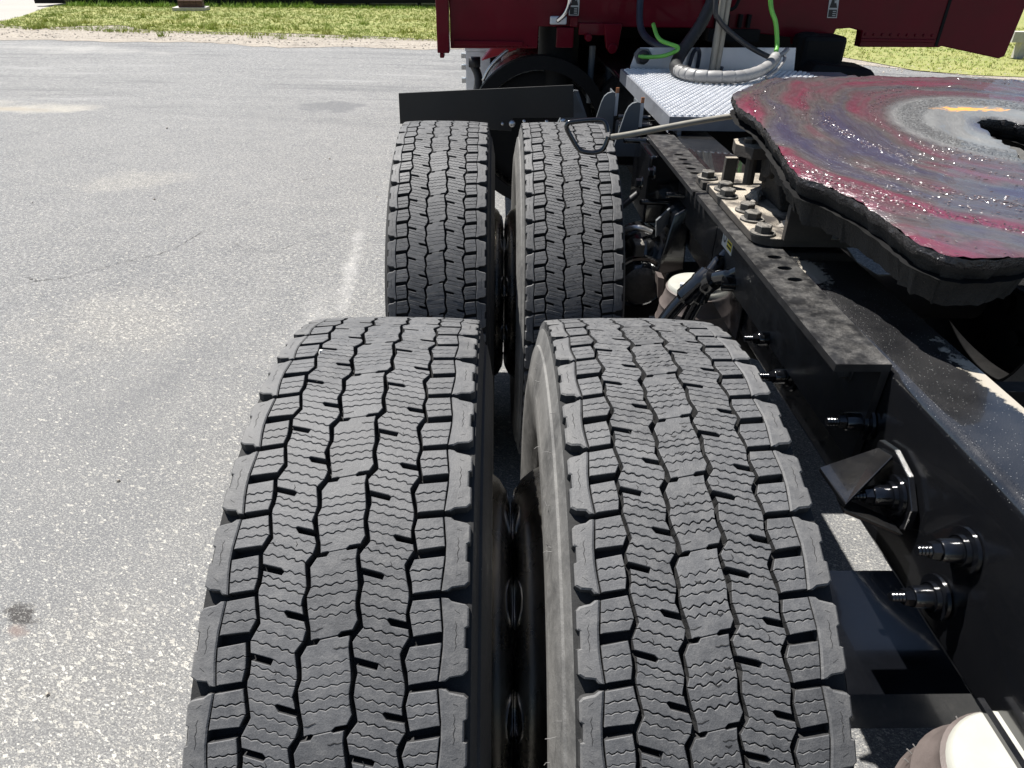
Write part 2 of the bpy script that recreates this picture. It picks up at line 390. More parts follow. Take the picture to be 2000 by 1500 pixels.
asph = [(-60, -40), (60, -40), (60, 8.2), (12, 9.0)] + [(9.5, 9.6), (7.2, 10.2), (5.6, 11.4), (4.6, 12.5)] + [q for q in reversed(edge) if q[0] < 4.2]
poly_sheet("asphalt", asph, 0., "asphalt")

def ribbon(name, pts, w, z, mat, parent=None):
    P = smooth_path([(x, y, z) for x, y in pts], 14); vs = []; fs = []
    for i, q in enumerate(P):
        a = Vector(P[max(i - 1, 0)]); c = Vector(P[min(i + 1, len(P) - 1)]); t = (c - a).normalized(); nrm = Vector((-t.y, t.x, 0))
        j = Vector((random.uniform(-1, 1), random.uniform(-1, 1), 0)) * .011; ww = w * random.choice([.15, .3, .6, 1, 1.3]) * min(1, .3 + i / 5, .3 + (len(P) - 1 - i) / 5)
        vs += [Vector(q) + j - nrm * ww, Vector(q) + j + nrm * ww]
        if i: fs.append((2 * i - 2, 2 * i, 2 * i + 1, 2 * i - 1))
    b = MB(); b.add(vs, [f[::-1] for f in fs]); return b.build(name, mat, parent, kind='structure')
for pts, w in (([(-2.354, 2.531), (-2.245, 2.565), (-2.116, 2.665), (-1.996, 2.807), (-1.839, 2.958), (-1.76, 3.29)], .0018),
               ([(-1.527, 3.084), (-1.40, 2.99), (-1.25, 2.972), (-1.077, 3.221), (-.855, 3.332)], .0013),
               ([(-2.42, 2.60), (-2.33, 2.545), (-2.26, 2.56)], .0018), ([(-1.62, 4.2), (-1.45, 4.35), (-1.2, 4.5)], .0015)):
    ribbon("asphalt_crack", pts, w, .0025, "asphalt_crack")

# gravel verge and lawn -------------------------------------------------
n = NT("gravel"); p = n.pos()
c = n.mix(n.ramp(n.noise(n.map(p, sc=(.5, 2.2, 1)), 2.2, 6, .75), .36, .64), (.13, .11, .092), (.38, .335, .27)); vd = n.vor(p, 34); vc = n.vor(p, 34, out="Color")
sc_ = n.n("ShaderNodeSeparateColor"); n.L(vc, sc_.inputs[0])
c = n.mix(n.ramp(sc_.outputs[0], 0, 1, 0, .6), c, (.50, .46, .40)); c = n.mix(n.ramp(vd, .35, .6, 0, .55), c, (.20, .17, .14))
n.out(c, .95, 0., n.bump(n.ramp(vd, 0, .5, 1, 0), .7, .02)); M["gravel"] = n.m
near_lawn = [(-10.1, 14.7), (-9.93, 15.0), (-9.06, 14.45), (-8.4, 14.9), (-7.65, 15.2), (-6.75, 14.35), (-5.24, 14.2), (-4.06, 14.2), (-2.25, 13.9), (-1.1, 13.55), (-.1, 13.2), (1.5, 13.1), (3.5, 13.1), (5.2, 13.0),
             (5.75, 11.95), (6.0, 11.3), (6.25, 10.45), (6.9, 10.05), (7.6, 9.92), (12, 8.9), (40, 7)]
grv = [q for q in edge if -24 < q[0] < 4.2]
grv = [(x, y - .05 + random.uniform(-.08, .05)) for x, y in grv]
gp = grv + [(4.5, 12.3), (5.5, 11.2), (7.1, 9.75), (9.5, 9.3), (12, 8.6), (40, 6.6), (40, 7.4), (12, 9.4), (8, 10.4), (6.4, 11.5), (5.6, 13.6), (0, 13.8), (-8, 15.9), (-11, 16), (-24, 15.6)]
poly_sheet("gravel_verge", gp, .004, "gravel")
n = NT("lawn_soil"); p = n.pos()
c = n.mix(n.ramp(n.noise(p, .9, 5, .65), .3, .7), (.16, .21, .05), (.27, .27, .085)); c = n.mix(n.ramp(n.noise(p, 14, 4, .7), .45, .7), c, (.36, .32, .14))
n.out(c, .95, 0., n.bump(n.noise(p, 60, 3), .7, .03)); M["lawn_soil"] = n.m
lawn_poly = near_lawn + [(60, 8), (60, 40), (-3, 27), (-8, 24.5), (-11.6, 21.2), (-11.4, 19.3), (-10.6, 16.9)]
poly_sheet("lawn", lawn_poly, .012, "lawn_soil")
def inpoly(x, y, P):
    r = False; j = len(P) - 1
    for i in range(len(P)):
        if (P[i][1] > y) != (P[j][1] > y) and x < (P[j][0] - P[i][0]) * (y - P[i][1]) / (P[j][1] - P[i][1]) + P[i][0]: r = not r
        j = i
    return r
n = NT("grass_blades"); p = n.pos()
g = n.noise(p, .8, 4, .6); g2 = n.noise(p, 22, 2, .7)
c = n.mix(n.ramp(g, .35, .65), (.20, .29, .04), (.33, .35, .085)); c = n.mix(n.ramp(g2, .5, .75, 0, .8), c, (.42, .37, .13))
n.b.inputs["Subsurface Weight"].default_value = 0
n.out(c, .7, 0., None, .25); M["grass_blades"] = n.m
n = NT("tall_grass_blades"); p = n.pos()
c = n.mix(n.ramp(n.noise(p, 5, 3, .6), .3, .7), (.17, .29, .035), (.30, .40, .08)); n.out(c, .6, 0., None, .3); M["tall_grass_blades"] = n.m
rg = random.Random(3)
def blades(b, x, y, h, w, k):
    for _ in range(k):
        a = rg.uniform(0, 6.283); dx, dy = math.cos(a) * w, math.sin(a) * w; l = rg.uniform(.2, .9) * h; la = rg.uniform(0, 6.283)
        ox, oy = x + rg.uniform(-.03, .03), y + rg.uniform(-.03, .03); hh = h * rg.uniform(.5, 1)
        i = len(b.v)
        b.v += [(ox - dx, oy - dy, .012), (ox + dx, oy + dy, .012), (ox + math.cos(la) * l, oy + math.sin(la) * l, .012 + hh)]
        b.f.append((i, i + 1, i + 2)); b.mi.append(0)
gb = MB(); tb = MB()
for _ in range(26000):
    if rg.random() < .72: x, y = rg.uniform(-11.6, .5), rg.uniform(13, 22.5)
    else: x, y = rg.uniform(4.5, 13), rg.uniform(9.4, 19)
    if not inpoly(x, y, lawn_poly): 
        continue
    edgey = inpoly(x, y - .35, lawn_poly)
    if not edgey and rg.random() < .55: continue
    blades(gb, x, y, rg.uniform(.02, .055), .006, 4)
for _ in range(2200):     # straw-dry tufts straying over the verge
    x = rg.uniform(-10.5, 0); y = 13.1 + rg.random() ** 1.5 * 1.4 - .12 * x
    blades(gb, x, y, rg.uniform(.02, .06), .006, 4)
for _ in range(1500):
    x = rg.uniform(-11.2, -.8); y = 19.9 - .16 * (x + 11) * -1 * .9 + rg.uniform(-.25, .6)
    if -8.05 < x < -7.2 and y < 20.3: continue
    blades(tb, x, y, rg.uniform(.05, .20) * (1 if x < -5 else .55), .012, 5)
for _ in range(90):       # weeds and tufts creeping over the verge and the lawn
    x = rg.uniform(-10, 0); y = rg.uniform(12.9, 18) - .05 * x; k_ = rg.choice([10, 18, 28]); h_ = rg.uniform(.06, .13)
    for _k in range(k_): blades(gb, x + rg.gauss(0, .06), y + rg.gauss(0, .06), h_, .008, 2)
gb.build("grass", "grass_blades", kind='stuff'); tb.build("tall_grass", "tall_grass_blades", kind='stuff')
pb = MB()
for _ in range(1900):     # loose stones on the verge
    if rg.random() < .75:
        x = rg.uniform(-12, 1); y = 12.35 + .25 * math.sin(x * .7) + abs(rg.gauss(.55, .6)) - (.08 * x + .1 if x < 0 else 0) * .6
    else:
        x = rg.uniform(5.2, 11); y = 10.9 - (x - 5.5) * .45 + rg.gauss(.1, .35)
    r = rg.choice([.007, .009, .012, .016, .022]); z = .004
    q = [(x + r * math.cos(a) * rg.uniform(.7, 1.2), y + r * math.sin(a) * rg.uniform(.7, 1.2), z) for a in (0, 1.26, 2.5, 3.8, 5.0)]
    t = [(x + (a[0] - x) * .55, y + (a[1] - y) * .55, z + r * rg.uniform(.3, .7)) for a in q]
    pb.add(q + t, [(i, (i + 1) % 5, (i + 1) % 5 + 5, i + 5) for i in range(5)] + [(5, 6, 7, 8, 9)])
pb.build("loose_stones", "gravel_stone", kind='stuff')
db = MB()
for _ in range(45):      # grit and crumbs lying on the asphalt
    x, y = rg.uniform(-4.5, -.3), rg.uniform(-.2, 7); r = rg.choice([.002, .003, .003, .004, .006]) * (1 + y * .12)
    q = [(x + r * math.cos(a) * rg.uniform(.7, 1.2), y + r * math.sin(a) * rg.uniform(.7, 1.2), .001) for a in (0, 1.26, 2.5, 3.8, 5.0)]
    t = [(x + (a[0] - x) * .5, y + (a[1] - y) * .5, .001 + r * .9) for a in q]
    db.add(q + t, [(i, (i + 1) % 5, (i + 1) % 5 + 5, i + 5) for i in range(5)] + [(5, 6, 7, 8, 9)], 0)
db.build("grit", ["gravel_stone", "asphalt_crack"], kind='stuff')

# ================================================================== THE TRUCK
truck = thing("truck_tractor", "red semi truck tractor seen from behind with dual rear wheels and greased fifth wheel", "truck")

# ------------------------------------------------------------------ tyres
PER = 77.04; RT = 515.0; NP = 42; DEL = 2 * math.pi / NP
G = {
 'g1L': [(3, -73.8), (-7.5, -71.9), (-17.3, -68.9), (-29.4, -74.3), (-36, -76.2), (-47, -74.5), (-56.6, -73.2), (-70, -75.2)],
 'g1R': [(6, -70.2), (-6.8, -67.2), (-22, -64), (-27, -66.7), (-36.5, -71.2), (-44.7, -69.8), (-53.4, -68), (-64.6, -68.2), (-69, -69.8)],
 'g2L': [(3.7, -28.9), (-5.6, -31.1), (-7, -29.5), (-20, -26.5), (-28, -23.6), (-36.8, -25.5), (-46, -32), (-66, -27.8)],
 'g2R': [(.8, -25.3), (-10.5, -23.2), (-28.6, -18.4), (-39, -17.4), (-42.2, -23.2), (-46.2, -26), (-59, -23.7), (-68, -22.6)],
 'g3L': [(8.6, 19.1), (-1.5, 17.8), (-10.7, 18.9), (-20.5, 21.6), (-28, 17.1), (-35, 14), (-41.7, 14.9), (-61, 18.1)],
 'g3R': [(7, 24), (-5, 23.2), (-13.6, 25.4), (-25.4, 27.8), (-32, 22.5), (-37.7, 18.9), (-49, 21.5), (-55, 23.4), (-63, 25.4)],
 'g4L': [(7, 65.4), (-2.4, 66.3), (-6.7, 65), (-14.4, 64), (-21.4, 64.7), (-27, 66.8), (-33.8, 67.9), (-41.3, 63.6), (-46.7, 60.2), (-53, 61.3), (-64, 63.6)],
 'g4R': [(7, 69.5), (-1, 71), (-13, 68.3), (-22.8, 70.3), (-32.5, 72.6), (-39.3, 72.9), (-42.7, 69.4), (-48.7, 65.4), (-54, 66.3), (-63, 68.9)],
 'nL': [(0, -98.2), (-13, -99.1), (-27.6, -100.1), (-35, -100.8), (-47, -100.2), (-59, -99.2), (-73, -97.3)],
 'nR': [(.7, 94.7), (-19.5, 96.9), (-33, 98.5), (-48, 97.1), (-71, 95.2)],
}
def gi(name):
    k = sorted(G[name]); k = [(w - 2 * PER, u) for w, u in k] + [(w - PER, u) for w, u in k] + k + [(w + PER, u) for w, u in k] + [(w + 2 * PER, u) for w, u in k]
    def f(w):
        for i in range(len(k) - 1):
            if k[i][0] <= w <= k[i + 1][0]:
                d = k[i + 1][0] - k[i][0]
                return k[i][1] + (k[i + 1][1] - k[i][1]) * ((w - k[i][0]) / d if d > 1e-6 else 0)
        return k[0][1]
    return f
GF = {k: gi(k) for k in G}
def tp(u, w, d=0.):
    r = RT - 4.5 * (min(abs(u), 124) / 121) ** 3 - d; a = w / RT
    return (u / 1000, r * math.sin(a) / 1000, r * math.cos(a) / 1000)
def grid_block(b, rows, rnd, depth=13.5, bev=.6, sink=0., draft=1.0):
    nr, nc = len(rows), len(rows[0])
    loop = [(nr - 1, c) for c in range(nc)] + [(r, nc - 1) for r in range(nr - 2, -1, -1)] + [(0, c) for c in range(nc - 2, -1, -1)] + [(r, 0) for r in range(1, nr - 1)]
    m = len(loop); nrm = {}
    for i in range(m):
        p0 = rows[loop[i - 1][0]][loop[i - 1][1]]; p1 = rows[loop[(i + 1) % m][0]][loop[(i + 1) % m][1]]
        dx, dy = p1[0] - p0[0], p1[1] - p0[1]; l = math.hypot(dx, dy) or 1
        nrm[loop[i]] = (dy / l, -dx / l)
    tilt = rnd.uniform(-.012, .012)
    vs = []; uc = sum(q[0] for q in rows[0]) / nc
    for r in range(nr):
        for c in range(nc):
            u, w = rows[r][c]; dd = sink + tilt * (u - uc)
            if (r, c) in nrm: u -= nrm[(r, c)][0] * bev; w -= nrm[(r, c)][1] * bev
            vs.append(tp(u, w, dd))
    fs = [((r + 1) * nc + c, (r + 1) * nc + c + 1, r * nc + c + 1, r * nc + c) for r in range(nr - 1) for c in range(nc - 1)]
    o1 = len(vs)
    for rc in loop: u, w = rows[rc[0]][rc[1]]; vs.append(tp(u, w, bev * .8 + sink))
    o2 = len(vs)
    for rc in loop: u, w = rows[rc[0]][rc[1]]; vs.append(tp(u + nrm[rc][0] * draft, w + nrm[rc][1] * draft, depth))
    top = [rc[0] * nc + rc[1] for rc in loop]; wl_ = []
    for i in range(m):
        j = (i + 1) % m
        fs.append((top[j], top[i], o1 + i, o1 + j)); wl_.append((o1 + j, o1 + i, o2 + i, o2 + j))
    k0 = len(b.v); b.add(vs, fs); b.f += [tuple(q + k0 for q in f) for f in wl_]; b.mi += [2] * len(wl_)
def wavef(rnd, teeth, amp):
    ph = rnd.uniform(-.08, .08); a2 = amp * rnd.uniform(.75, 1.2)
    js = [rnd.uniform(-.3, .3) for _ in range(64)]
    ph = rnd.uniform(0, 6.28); bow = rnd.uniform(-.5, .5)
    def f(i, n):
        if not 0 < i < n: return 0
        s = math.sin(2 * math.pi * teeth * i / n + ph)
        return a2 * (s + .25 * math.sin(2 * s)) + js[i % 64] * .55 + bow * math.sin(math.pi * i / n)
    return f
def strips(b, rnd, cuts, fl, fr, n, gap, K=2, notchR=None, notchL=None, amp=1.0, ends=(0., 0.), sinkv=.25, teeth=4.3, stepped=False):
    """cuts: list of (w_left, w_right) from front to back; strips between them"""
    waves = [wavef(rnd, teeth, amp) for _ in cuts]
    waves[0] = waves[-1] = wavef(random.Random(77), teeth, amp)
    for k in range(len(cuts) - 1):
        rows = []
        g0 = gap * rnd.uniform(.6, 1.3); g1 = gap * rnd.uniform(.6, 1.3)
        rows = []
        up = []; lo = []
        for i in range(n + 1):
            t = i / n
            wu = cuts[k][0] + (cuts[k][1] - cuts[k][0]) * t + (waves[k](i, n) * (0 if (notchR == k and t > .55) or (notchL == k and t < .48) else 1) if not (k == 0 and ends[0] == 0) else 0) - g0
            wl = cuts[k + 1][0] + (cuts[k + 1][1] - cuts[k + 1][0]) * t + (waves[k + 1](i, n) * (0 if (notchR == k + 1 and t > .55) or (notchL == k + 1 and t < .48) else 1) if not (k == len(cuts) - 2 and ends[1] == 0) else 0) + g1
            if stepped:
                if k == 0: wu -= 3.4 if t < .2 else (1.6 if t > .72 else 0)
                if k == len(cuts) - 2: wl += 2.6 if t > .72 else (.8 if t < .2 else 0)
            if notchR is not None:
                if k == notchR and t > .58: wu -= 4.2
                if k == notchR - 1 and t > .58: wl += 1.6
            if notchL is not None:
                if k == notchL and t < .45: wu -= 4.2
                if k == notchL - 1 and t < .45: wl += 1.4
            up.append(wu); lo.append(wl)
        for j in range(K + 1):
            s = j / K; row = []
            for i in range(n + 1):
                w = up[i] + (lo[i] - up[i]) * s
                row.append((fl(w) - .4 + (fr(w) - fl(w) + .8) * i / n, w))
            rows.append(row)
        grid_block(b, rows, rnd, sink=rnd.uniform(0, sinkv))
def sliver(b, pts, wd=.35, d=-.12):
    vs = []; fs = []
    for i, (u, w) in enumerate(pts):
        a = pts[max(i - 1, 0)]; c = pts[min(i + 1, len(pts) - 1)]; dx, dy = c[0] - a[0], c[1] - a[1]; l = math.hypot(dx, dy) or 1
        k = wd * (.5 if i in (0, len(pts) - 1) else 1)
        vs += [tp(u - dy / l * k, w + dx / l * k, d), tp(u + dy / l * k, w - dx / l * k, d)]
        if i: fs.append((2 * i - 2, 2 * i - 1, 2 * i + 1, 2 * i))
    b.add(vs, fs, 1)
def make_pitch(seed, worn=0.):
    rnd = random.Random(seed); out = []
    # two shoulder blocks
    fn = GF['nR']
    outer = [121, 121, 120.6, 118.2, 118.2, 121, 121, 121]
    ws = [-8, -24, -25, -26, -43, -44, -54, -62]
    rows = [[(95.9, .4), (102.2, 0), (105.2, -2.5), (113, -4.2), (118, -5.2), (121, -8)]]
    for i in range(1, 7):
        w = ws[i]; iu = fn(w) + 1.0
        rows.append([(iu, w), (102.5, w), (106, w), (112, w), (117 if outer[i] > 118.5 else 116, w), (outer[i], w)])
    rows.append([(95.8, -70.6), (101.3, -70.6), (105.5, -67.7), (112, -66.7), (117, -66), (121, -62)])
    b = MB(); grid_block(b, rows, rnd, depth=15, bev=1.3 + worn)
    sliver(b, [(108.5, -10.5 - rnd.uniform(0, 2)), (113, -13.5)], .3); sliver(b, [(108, -57), (113.5, -53.5 - rnd.uniform(0, 2))], .3)
    sliver(b, [(109, -20), (110.5, -24), (109.5, -28), (110.8, -31), (109.2, -36), (110.3, -41), (109, -45)], .3)
    out.append(('shoulder_block', b))
    fn2 = GF['nL']
    rows = [[(-121, -11), (-118, -7.6), (-113, -6.2), (-107.3, -5.2), (-103.4, -2.2), (-98.8, -2)]]
    wl = [0, -27, -28, -29, -44, -45, -55]; ol = [0, -121, -120.6, -118.2, -118.2, -121, -121]
    for i in range(1, 7):
        w = wl[i]; iu = fn2(w) - 1.0
        rows.append([(ol[i], w), (-117 if ol[i] < -118.5 else -116, w), (-112, w), (-107, w), (-104, w), (iu, w)])
    rows.append([(-121, -65.6), (-115.5, -69.2), (-110, -69.6), (-106, -70), (-103.4, -73.3), (-98.2, -73.3)])
    b = MB(); grid_block(b, rows, rnd, depth=15, bev=1.3 + worn)
    sliver(b, [(-113, -14.5), (-108.5, -11)], .3); sliver(b, [(-114, -58), (-109, -61.5)], .3)
    sliver(b, [(-110, -23), (-111.5, -27), (-110.2, -32), (-111.6, -36), (-110, -42), (-111, -47)], .3)
    out.append(('shoulder_block', b))
    # four small lug blocks
    for (fl, fr, t, bo) in ((lambda w: fn2(w) + 1.0, GF['g1L'], (-2.0, 2.2), (-31.8, -28.9)), (lambda w: fn2(w) + 1.0, GF['g1L'], (-41.4, -37.1), (-72.8, -69.7)),
                            (GF['g4R'], lambda w: fn(w) - 1.0, (-2.2, .2), (-33.4, -29.4)), (GF['g4R'], lambda w: fn(w) - 1.0, (-41.8, -38.2), (-73.4, -70))):
        b = MB(); cuts = [(t[0] + (bo[0] - t[0]) * q, t[1] + (bo[1] - t[1]) * q) for q in (0, .36 + rnd.uniform(-.02, .02), .67 + rnd.uniform(-.02, .02), 1)]
        strips(b, rnd, cuts, fl, fr, 10, .42, 1, amp=.7, teeth=3.2)
        out.append(('lug_block', b))
    # three ribs
    s1 = [(13.2, 3.3), (3.1, -5.9), (-6.5, -16), (-16.7, -27.6), (-27, -37.5), (-36.2, -45.9), (-47, -57.5), (-56, -67.5), (-63.84, -73.74)]
    s3 = [(5.5, -5), (-5, -14.4), (-14.3, -23), (-24.4, -34.2), (-32.5, -43), (-43, -52.5), (-52, -62), (-62.5, -72), (-71.54, -82.04)]
    s2 = [(-37, -30), (-59.3, -51.8), (-68.2, -61.2), (-76.9, -69.8), (-87, -80.3), (-95.6, -88), (-114.04, -107.04)]
    for cuts, fl, fr, nR, nL in ((s1, GF['g1R'], GF['g2L'], 2, 6), (s3, GF['g3R'], GF['g4L'], 2, 6)):
        b = MB(); cuts = [cuts[0]] + [(a + rnd.uniform(-.7, .7), c + rnd.uniform(-.7, .7)) for a, c in cuts[1:-1]] + [cuts[-1]]
        strips(b, rnd, cuts, fl, fr, 16, .40 + worn * .2, 2, nR, nL, .85, (1, 1))
        for _ in range(2 if worn else 1):
            w = rnd.uniform(-60, 0); u = fl(w) + rnd.uniform(8, 30); sliver(b, [(u, w), (u + 1.5, w - 3), (u + .5, w - 5)], .4)
        out.append(('rib_block', b))
    b = MB()
    cuts = [s2[0]] + [(a + rnd.uniform(-.6, .6), c + rnd.uniform(-.6, .6)) for a, c in s2[1:-1]] + [s2[-1]]
    strips(b, rnd, cuts, GF['g2R'], GF['g3L'], 16, .38 + worn * .3, 2, None, None, .9 + worn * .4, (0, 0), stepped=True)
    sliver(b, [(2.3, -42.5), (5, -43), (8, -41.6), (11, -42.2), (15, -41)], .5); sliver(b, [(-19, -105.2), (-15, -105.4), (-12, -103.8), (-8.5, -102.5)], .5)
    if worn:
        for _ in range(3):
            w = rnd.uniform(-100, -45); u = rnd.uniform(-12, 8); sliver(b, [(u, w), (u + 3, w - 1.5), (u + 6, w + .5)], .9)
    out.append(('rib_block', b))
    return [(nm, bb.mesh(nm)) for nm, bb in out], out
VAR_A = [make_pitch(11 + i, 0.) for i in range(5)]
VAR_B = [make_pitch(41 + i, .6) for i in range(5)]
def carcass():
    b = MB()
    half = [(.100, .292), (.112, .294), (.119, .303), (.1205, .310), (.1275, .325), (.1345, .350), (.1385, .378), (.1390, .381), (.1396, .384), (.1418, .405), (.141, .425), (.1404, .4265), (.1398, .428), (.1365, .450), (.1325, .470), (.1318, .472), (.1290, .4735),
            (.1262, .485), (.1245, .4955), (.1235, .4985), (.1205, .4995)]
    prof = half + [(.09, .5005), (.0, .5025), (-.09, .5005)] + [(-x, r) for x, r in reversed(half)]
    b.lathe(prof, (0, 0, 0), 'x', 112)
    return b.mesh("tyre")
CARC = carcass()
def rim_mesh(sign):
    """sign=+1: dished disc towards +x (outer wheel), hand holes as real recesses through the disc"""
    b = MB(); s = sign
    X0 = .168       # disc plane sits against its neighbour, half the dual spacing away from the tyre centre
    prof = [(s * X0, .0), (s * X0, .215), (s * (X0 - .005), .238), (s * (X0 - .016), .258), (s * (X0 - .034), .273), (s * (X0 - .052), .281), (s * .098, .284), (s * .098, .296), (s * .112, .3005), (s * .116, .296), (s * .113, .287)]
    b.lathe(prof, (0, 0, 0), 'x', 72)
    b.lathe([(s * .113, .287), (s * .09, .276), (s * -.09, .276), (s * -.112, .287), (s * -.116, .297), (s * -.108, .300)], (0, 0, 0), 'x', 72)
    # hand holes: dark inset ovals with a rolled rim
    for k in range(10):
        a = 2 * math.pi * k / 10 + .2; ring = []; inn = []
        for q in range(16):
            th = 2 * math.pi * q / 16; rr = .222 + .024 * math.cos(th); aa = a + .033 / .222 * math.sin(th)
            x = X0 if rr < .215 else (X0 - .004 * (rr - .215) / .023 if rr < .238 else X0 - .004 - .012 * (rr - .238) / .02)
            ring.append((s * (x + .0012), rr * math.sin(aa), rr * math.cos(aa)))
            rr2 = .222 + .020 * math.cos(th); aa2 = a + .028 / .222 * math.sin(th)
            inn.append((s * (x - .022), rr2 * math.sin(aa2), rr2 * math.cos(aa2)))
        f = [(i, (i + 1) % 16, (i + 1) % 16 + 16, i + 16) for i in range(16)]
        b.add([(p_[0], p_[1], p_[2]) for p_ in ring] + inn, f + [tuple(range(16, 32))], 0)
    return b.mesh("rim")
def make_tyre(x, y, a0, lo, hi, var, lab, side, mat, seed, rmat="polished_aluminium"):
    t = finish("tyre", CARC.copy(), ["sidewall_rubber" if x > 0 else "shaded_sidewall_rubber", "groove_rubber"], truck, (x, y, .515), smooth=True, label=lab)
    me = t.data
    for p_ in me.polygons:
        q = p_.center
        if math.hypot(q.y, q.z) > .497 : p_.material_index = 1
    rnd = random.Random(seed); rest = MB()
    for k in range(NP):
        a = a0 - k * DEL
        while a > math.pi: a -= 2 * math.pi
        while a < -math.pi: a += 2 * math.pi
        v = rnd.randrange(5)
        if lo < a < hi:
            for (nm, me) in var[v][0]:
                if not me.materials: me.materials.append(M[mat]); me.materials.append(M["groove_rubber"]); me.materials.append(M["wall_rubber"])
                o = bpy.data.objects.new(nm, me); COL.objects.link(o); o.parent = t; o.rotation_euler = (-a, 0, 0)
                o.scale = (1, 1 + rnd.uniform(-.0006, .0006), 1 + rnd.uniform(-.0006, .0004))
        else:
            ca, sa = math.cos(a), math.sin(a)
            for nm, bb in var[v][1]:
                rest.add([(q[0], q[1] * ca + q[2] * sa, -q[1] * sa + q[2] * ca) for q in bb.v], bb.f)
    rest.build("tread", mat, t, kind='stuff')
    rm = finish("rim", rim_mesh(side), rmat, truck, (x, y, .515), smooth=True)
    return t
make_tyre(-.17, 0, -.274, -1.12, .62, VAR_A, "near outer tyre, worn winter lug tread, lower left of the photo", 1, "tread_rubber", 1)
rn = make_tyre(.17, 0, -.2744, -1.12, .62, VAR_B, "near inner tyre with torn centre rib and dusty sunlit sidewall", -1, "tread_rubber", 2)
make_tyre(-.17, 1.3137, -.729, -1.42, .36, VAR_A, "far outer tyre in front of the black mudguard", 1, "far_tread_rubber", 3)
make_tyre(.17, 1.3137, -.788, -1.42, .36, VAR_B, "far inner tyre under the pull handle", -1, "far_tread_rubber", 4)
for y in (0, 1.3137):       # the right hand duals, seen only beyond the frame, rims blackened to stand for the shade there
    for x, sd in ((1.66, 1), (2.0, -1)): make_tyre(x, y, 0, 9, 10, VAR_A, "right hand tyre in the shade beyond the frame", sd, "far_tread_rubber", 5, "underbody_black")
# moulding whiskers on the inner near sidewall
wk = random.Random(5); b = MB()
for k in range(16):
    a = -1.15 + 1.5 * wk.random(); r = wk.choice([.425, .45, .47, .485]); x0 = -{.425: .141, .45: .1365, .47: .1325, .485: .1262}[r]
    p0 = (x0, r * math.sin(a), r * math.cos(a)); L_ = wk.uniform(.005, .011)
    b.tube([p0, (x0 - L_ * .6, p0[1] + wk.uniform(-.002, .002), p0[2] + wk.uniform(-.001, .002)), (x0 - L_, p0[1] + wk.uniform(-.004, .004), p0[2] + wk.uniform(-.002, .004))], .00035, 5)
b.build("moulding_whiskers", "whisker_rubber", rn, kind='stuff')
# stone wedged in the outer tread
b = MB(); q = [(.005 * math.cos(a) * f, .004 * math.sin(a) * f, 0) for a, f in ((0, 1), (1, .8), (2.2, 1.1), (3.3, .9), (4.4, 1), (5.4, .8))]
b.add(q + [(x * .5, y_ * .5, .005) for x, y_, _ in q], [(i, (i + 1) % 6, (i + 1) % 6 + 6, i + 6) for i in range(6)] + [(6, 7, 8, 9, 10, 11)])
aa = .065; o = b.build("pebble", "label_white", None); o.location = (-.17 - .069, .510 * math.sin(aa), .515 + .510 * math.cos(aa)); tag(o, "small white pebble wedged in a tread groove of the near outer tyre", "pebble")

# ------------------------------------------------------------------ frame
def rail(sx, name="frame_rail"):
    b = MB(); c = .915
    def X(x): return c + (x - c) * sx
    xo, xi, zt, zb, th, rb = .487, .598, 1.0, .768, .009, .016
    arc = [(xo + rb - rb * math.cos(a), zt - rb + rb * math.sin(a)) for a in [i * math.pi / 12 for i in range(7)]]
    arcb = [(xo + rb - rb * math.cos(a), zb + rb - rb * math.sin(a)) for a in [i * math.pi / 12 for i in range(6, -1, -1)]]
    outer = arc + [(xi, zt), (xi, zt - th), (xo + rb, zt - th), (xo + th, zt - rb), (xo + th, zb + rb), (xo + rb, zb + th), (xi, zb + th), (xi, zb)] + arcb
    poly = [(X(q[0]), q[1]) for q in outer]
    n_ = len(poly); vs = []; ys = [-1.3, 4.2]
    for y in ys: vs += [(q[0], y, q[1]) for q in poly]
    fs = [(i, (i + 1) % n_, (i + 1) % n_ + n_, i + n_) for i in range(n_)]
    if sx > 0: fs = [f[::-1] for f in fs]
    b.add(vs, fs + [tuple(range(n_)), tuple(range(2 * n_ - 1, n_ - 1, -1))])
    return b.build(name, "rail_paint", truck, smooth=True)
railL = rail(1); rail(-1)
